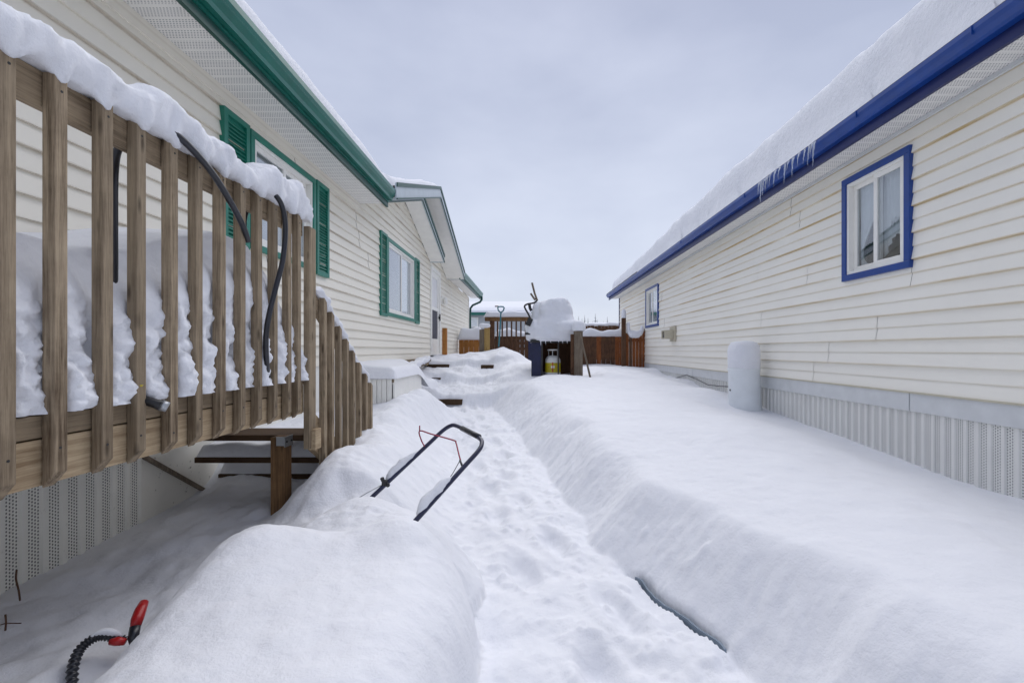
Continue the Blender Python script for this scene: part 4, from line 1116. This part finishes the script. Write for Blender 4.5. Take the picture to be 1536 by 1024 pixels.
# left: grey/tan posts, orange fence
t = thing('gate_post', (-1.33,12.4,-.3), 'grey post joined to a tan board beside the orange fence', 'post')
mb = MB(); mb.box(-1.41,-1.285,12.35,12.47,-.5,.56); mb.build('post', POSTG, t, bevel=.005)
mb = MB(); mb.box(-1.28,-1.13,12.37,12.41,-.5,.62); mb.build('tan_board', TAN, t, bevel=.005)
blob('gate_post_snow', 'snow cap on the grey post beside the tan board', [(-1.42,-1.12,12.33,12.49,.60,.72)], 12, .015, .025)
fence('board_fence', 'orange board fence between the house corner and grey post', -2.35, -1.42, 14.8, -.4, .38, [ORANGE], .16, .006)
snow_strip('fence_snow', 'thick snow band on the orange board fence', -2.4, -1.5, 14.75, .33, .3, .36, 11)
mb = MB(); mb.box(-2.75,-1.60,15.6,15.64,.62,.72); tag(mb.build('far_rail', POSTW, bevel=.004), 'brown rail above the orange fence snow', 'rail')
# shovel
t = thing('snow_shovel', (-.80,12.0,.0), 'teal snow shovel stuck upright in snow with its grip up', 'shovel')
c = lambda px, py: Vector(at(px, py, 12.0))
mb = MB(); mb.tube([c(748,520), c(750.3,490), c(751.3,469)], .019, 10); mb.build('shaft', TEAL, t, smooth=True)
mb = MB(); g_ = [c(751.3,469), c(747.5,465.5), c(746.6,461.5), c(748,460), c(751.5,459.6), c(755,460), c(756.3,461.5), c(755.2,465.5), c(751.3,469)]
mb.tube(g_, .018, 8); mb.build('grip', TEAL, t, smooth=True)
mb = MB(); q = c(748,520); mb.box(q.x-.22, q.x+.22, 11.97, 12.0, q.z-.5, q.z-.16); mb.build('blade', TEAL, t, bevel=.01)
# far house
FH = thing('far_house', (-4.5,31,-.6), 'far grey house with long snowy roof and green eave', 'house')
mb = MB(); mb.box(-9,.15,30.5,36,-.7,2.35); mb.build('wall', FARWALL, FH)
mb = MB(); mb.box(-9.3,.4,29.95,30.1,2.30,2.48); mb.build('fascia', GREEN, FH)
mb = MB(); mb.prism([(29.96,2.48),(33.2,3.30),(36.5,2.48)], -9.3, .4, 'x'); mb.build('roof', SHING, FH, recalc=True)
mb = MB(); mb.box(-4.15,-3.55,30.44,30.5,1.55,2.20); wd_ = mb.build('window', VINYL, FH)
mb = MB(); mb.box(-4.08,-3.62,30.425,30.437,1.62,2.13); mb.build('pane', CURT, wd_)
mb = MB(); mb.prism([(29.9,2.49),(29.92,2.62),(30.4,2.86),(33.2,3.55),(36.5,2.7),(36.6,2.5),(33.2,3.31)], -9.4, .5, 'x'); tag(mb.build('roof_snow', SNOW, recalc=True), 'smooth snow on the far grey house roof', 'snow', kind='stuff')
q = at(743,468,29.5)
mb = MB(); mb.box(q[0]-.12,q[0]+.12,30.6,30.85,2.3,2.98); tag(mb.build('chimney_pipe', FENCE), 'dark stub standing at the far house eave', 'pipe')

# far conifers, frost and haze both put into the pale needle colour
def conifer(x, y, z, h, seed, lab):
    rr = random.Random(seed)
    t = thing('conifer_tree', (x, y, z), lab, 'tree', 'far conifers beyond the fences')
    mb = MB(); mb.tube([(x,y,z),(x,y,z+h*.5),(x,y,z+h)], [h*.018,h*.012,h*.002], 6); mb.build('trunk', BARK, t)
    mb = MB()
    n = 26
    for i in range(n):
        u = i/n; zz = z+h*(.12+.88*u); rad = h*.17*(1-u)**.85*(rr.uniform(.75,1.1))+.05
        for k in range(11):
            a = rr.uniform(0, 6.28); r1 = rad*rr.uniform(.5,1.1); w = r1*.28
            d = Vector((math.cos(a), math.sin(a), 0)); s = Vector((-d.y, d.x, 0))
            p0 = Vector((x,y,zz)); p1 = p0+d*r1+Vector((0,0,-r1*.45)); pm = p0+d*r1*.55+Vector((0,0,-r1*.12))
            mb.add([p0, pm+s*w, p1, pm-s*w], [(0,1,2,3)])
    mb.build('crown', FROST_HAZE, t)
tr = random.Random(21)
for i in range(16):
    px = [868,873,877,882,889,896,902,905,862,856,911,917,922,925,850,893][i]
    d = tr.uniform(85, 130); hpx = tr.uniform(40, 56) if px < 912 else tr.uniform(36, 44)
    p = at(px, 519, d)
    conifer(p[0], d, -1.0, hpx*d/F+1.0, i, 'frosted haze-pale far conifer beyond the fences under the grey sky')

# ================================================================== SKY, SUN, CAMERA
w = bpy.data.worlds.new('World'); scene.world = w; w.use_nodes = True
nt = w.node_tree; nd = nt.nodes; ln = nt.links
bg = nd['Background']; out = nd['World Output']
sky = N(nt, 'ShaderNodeTexSky'); sky.sky_type = 'NISHITA'; sky.sun_disc = False
SUN_EL, SUN_ROT = R(60), R(12)
sky.sun_elevation = SUN_EL; sky.sun_rotation = SUN_ROT
ln.new(sky.outputs[0], bg.inputs['Color']); bg.inputs['Strength'].default_value = .08
tc = N(nt, 'ShaderNodeTexCoord'); mp = N(nt, 'ShaderNodeMapping'); mp.inputs['Scale'].default_value = (1.0, 1.0, 2.2)
ln.new(tc.outputs['Generated'], mp.inputs['Vector'])
f1 = noise_n(nt, mp.outputs[0], 2.3, 5, .5)
sz_ = N(nt, 'ShaderNodeSeparateXYZ'); ln.new(tc.outputs['Generated'], sz_.inputs[0])
grad = ramp(nt, sz_.outputs['Z'], .0, .75)
hor = mixc(nt, ramp(nt, f1, .36, .64), (.435,.463,.545), (.515,.543,.615))
zen = mixc(nt, ramp(nt, f1, .36, .64), (.235,.262,.362), (.308,.335,.437))
cl = mixc(nt, grad, hor, zen)
bg2 = N(nt, 'ShaderNodeBackground', inp={'Strength': 1.0}); ln.new(cl, bg2.inputs['Color'])
mx = N(nt, 'ShaderNodeMixShader', inp={0: .88}); ln.new(bg.outputs[0], mx.inputs[1]); ln.new(bg2.outputs[0], mx.inputs[2]); ln.new(mx.outputs[0], out.inputs['Surface'])
sl = bpy.data.lights.new('Sun', 'SUN'); sl.energy = 1.3; sl.angle = R(70); sl.color = (1, .97, .93)
so = bpy.data.objects.new('Sun', sl); col.objects.link(so)
# sun azimuth as in the sky texture
az = SUN_ROT
dirv = Vector((math.sin(az)*math.cos(SUN_EL), math.cos(az)*math.cos(SUN_EL), math.sin(SUN_EL)))
so.rotation_euler = dirv.to_track_quat('Z', 'Y').to_euler()

cam = bpy.data.cameras.new('Camera'); co = bpy.data.objects.new('Camera', cam); col.objects.link(co)
cam.sensor_width = 36; cam.lens = F*36/1536
cam.shift_x = -(CX-768)/1536; cam.shift_y = (CY-512)/1536
co.location = (0, 0, H); co.rotation_euler = (R(90), 0, 0)
cam.clip_start = .05; cam.clip_end = 2000
scene.camera = co
vs = scene.view_settings; vs.view_transform = 'Standard'; vs.look = 'None'; vs.exposure = .70; vs.gamma = 1; vs.use_curve_mapping = False
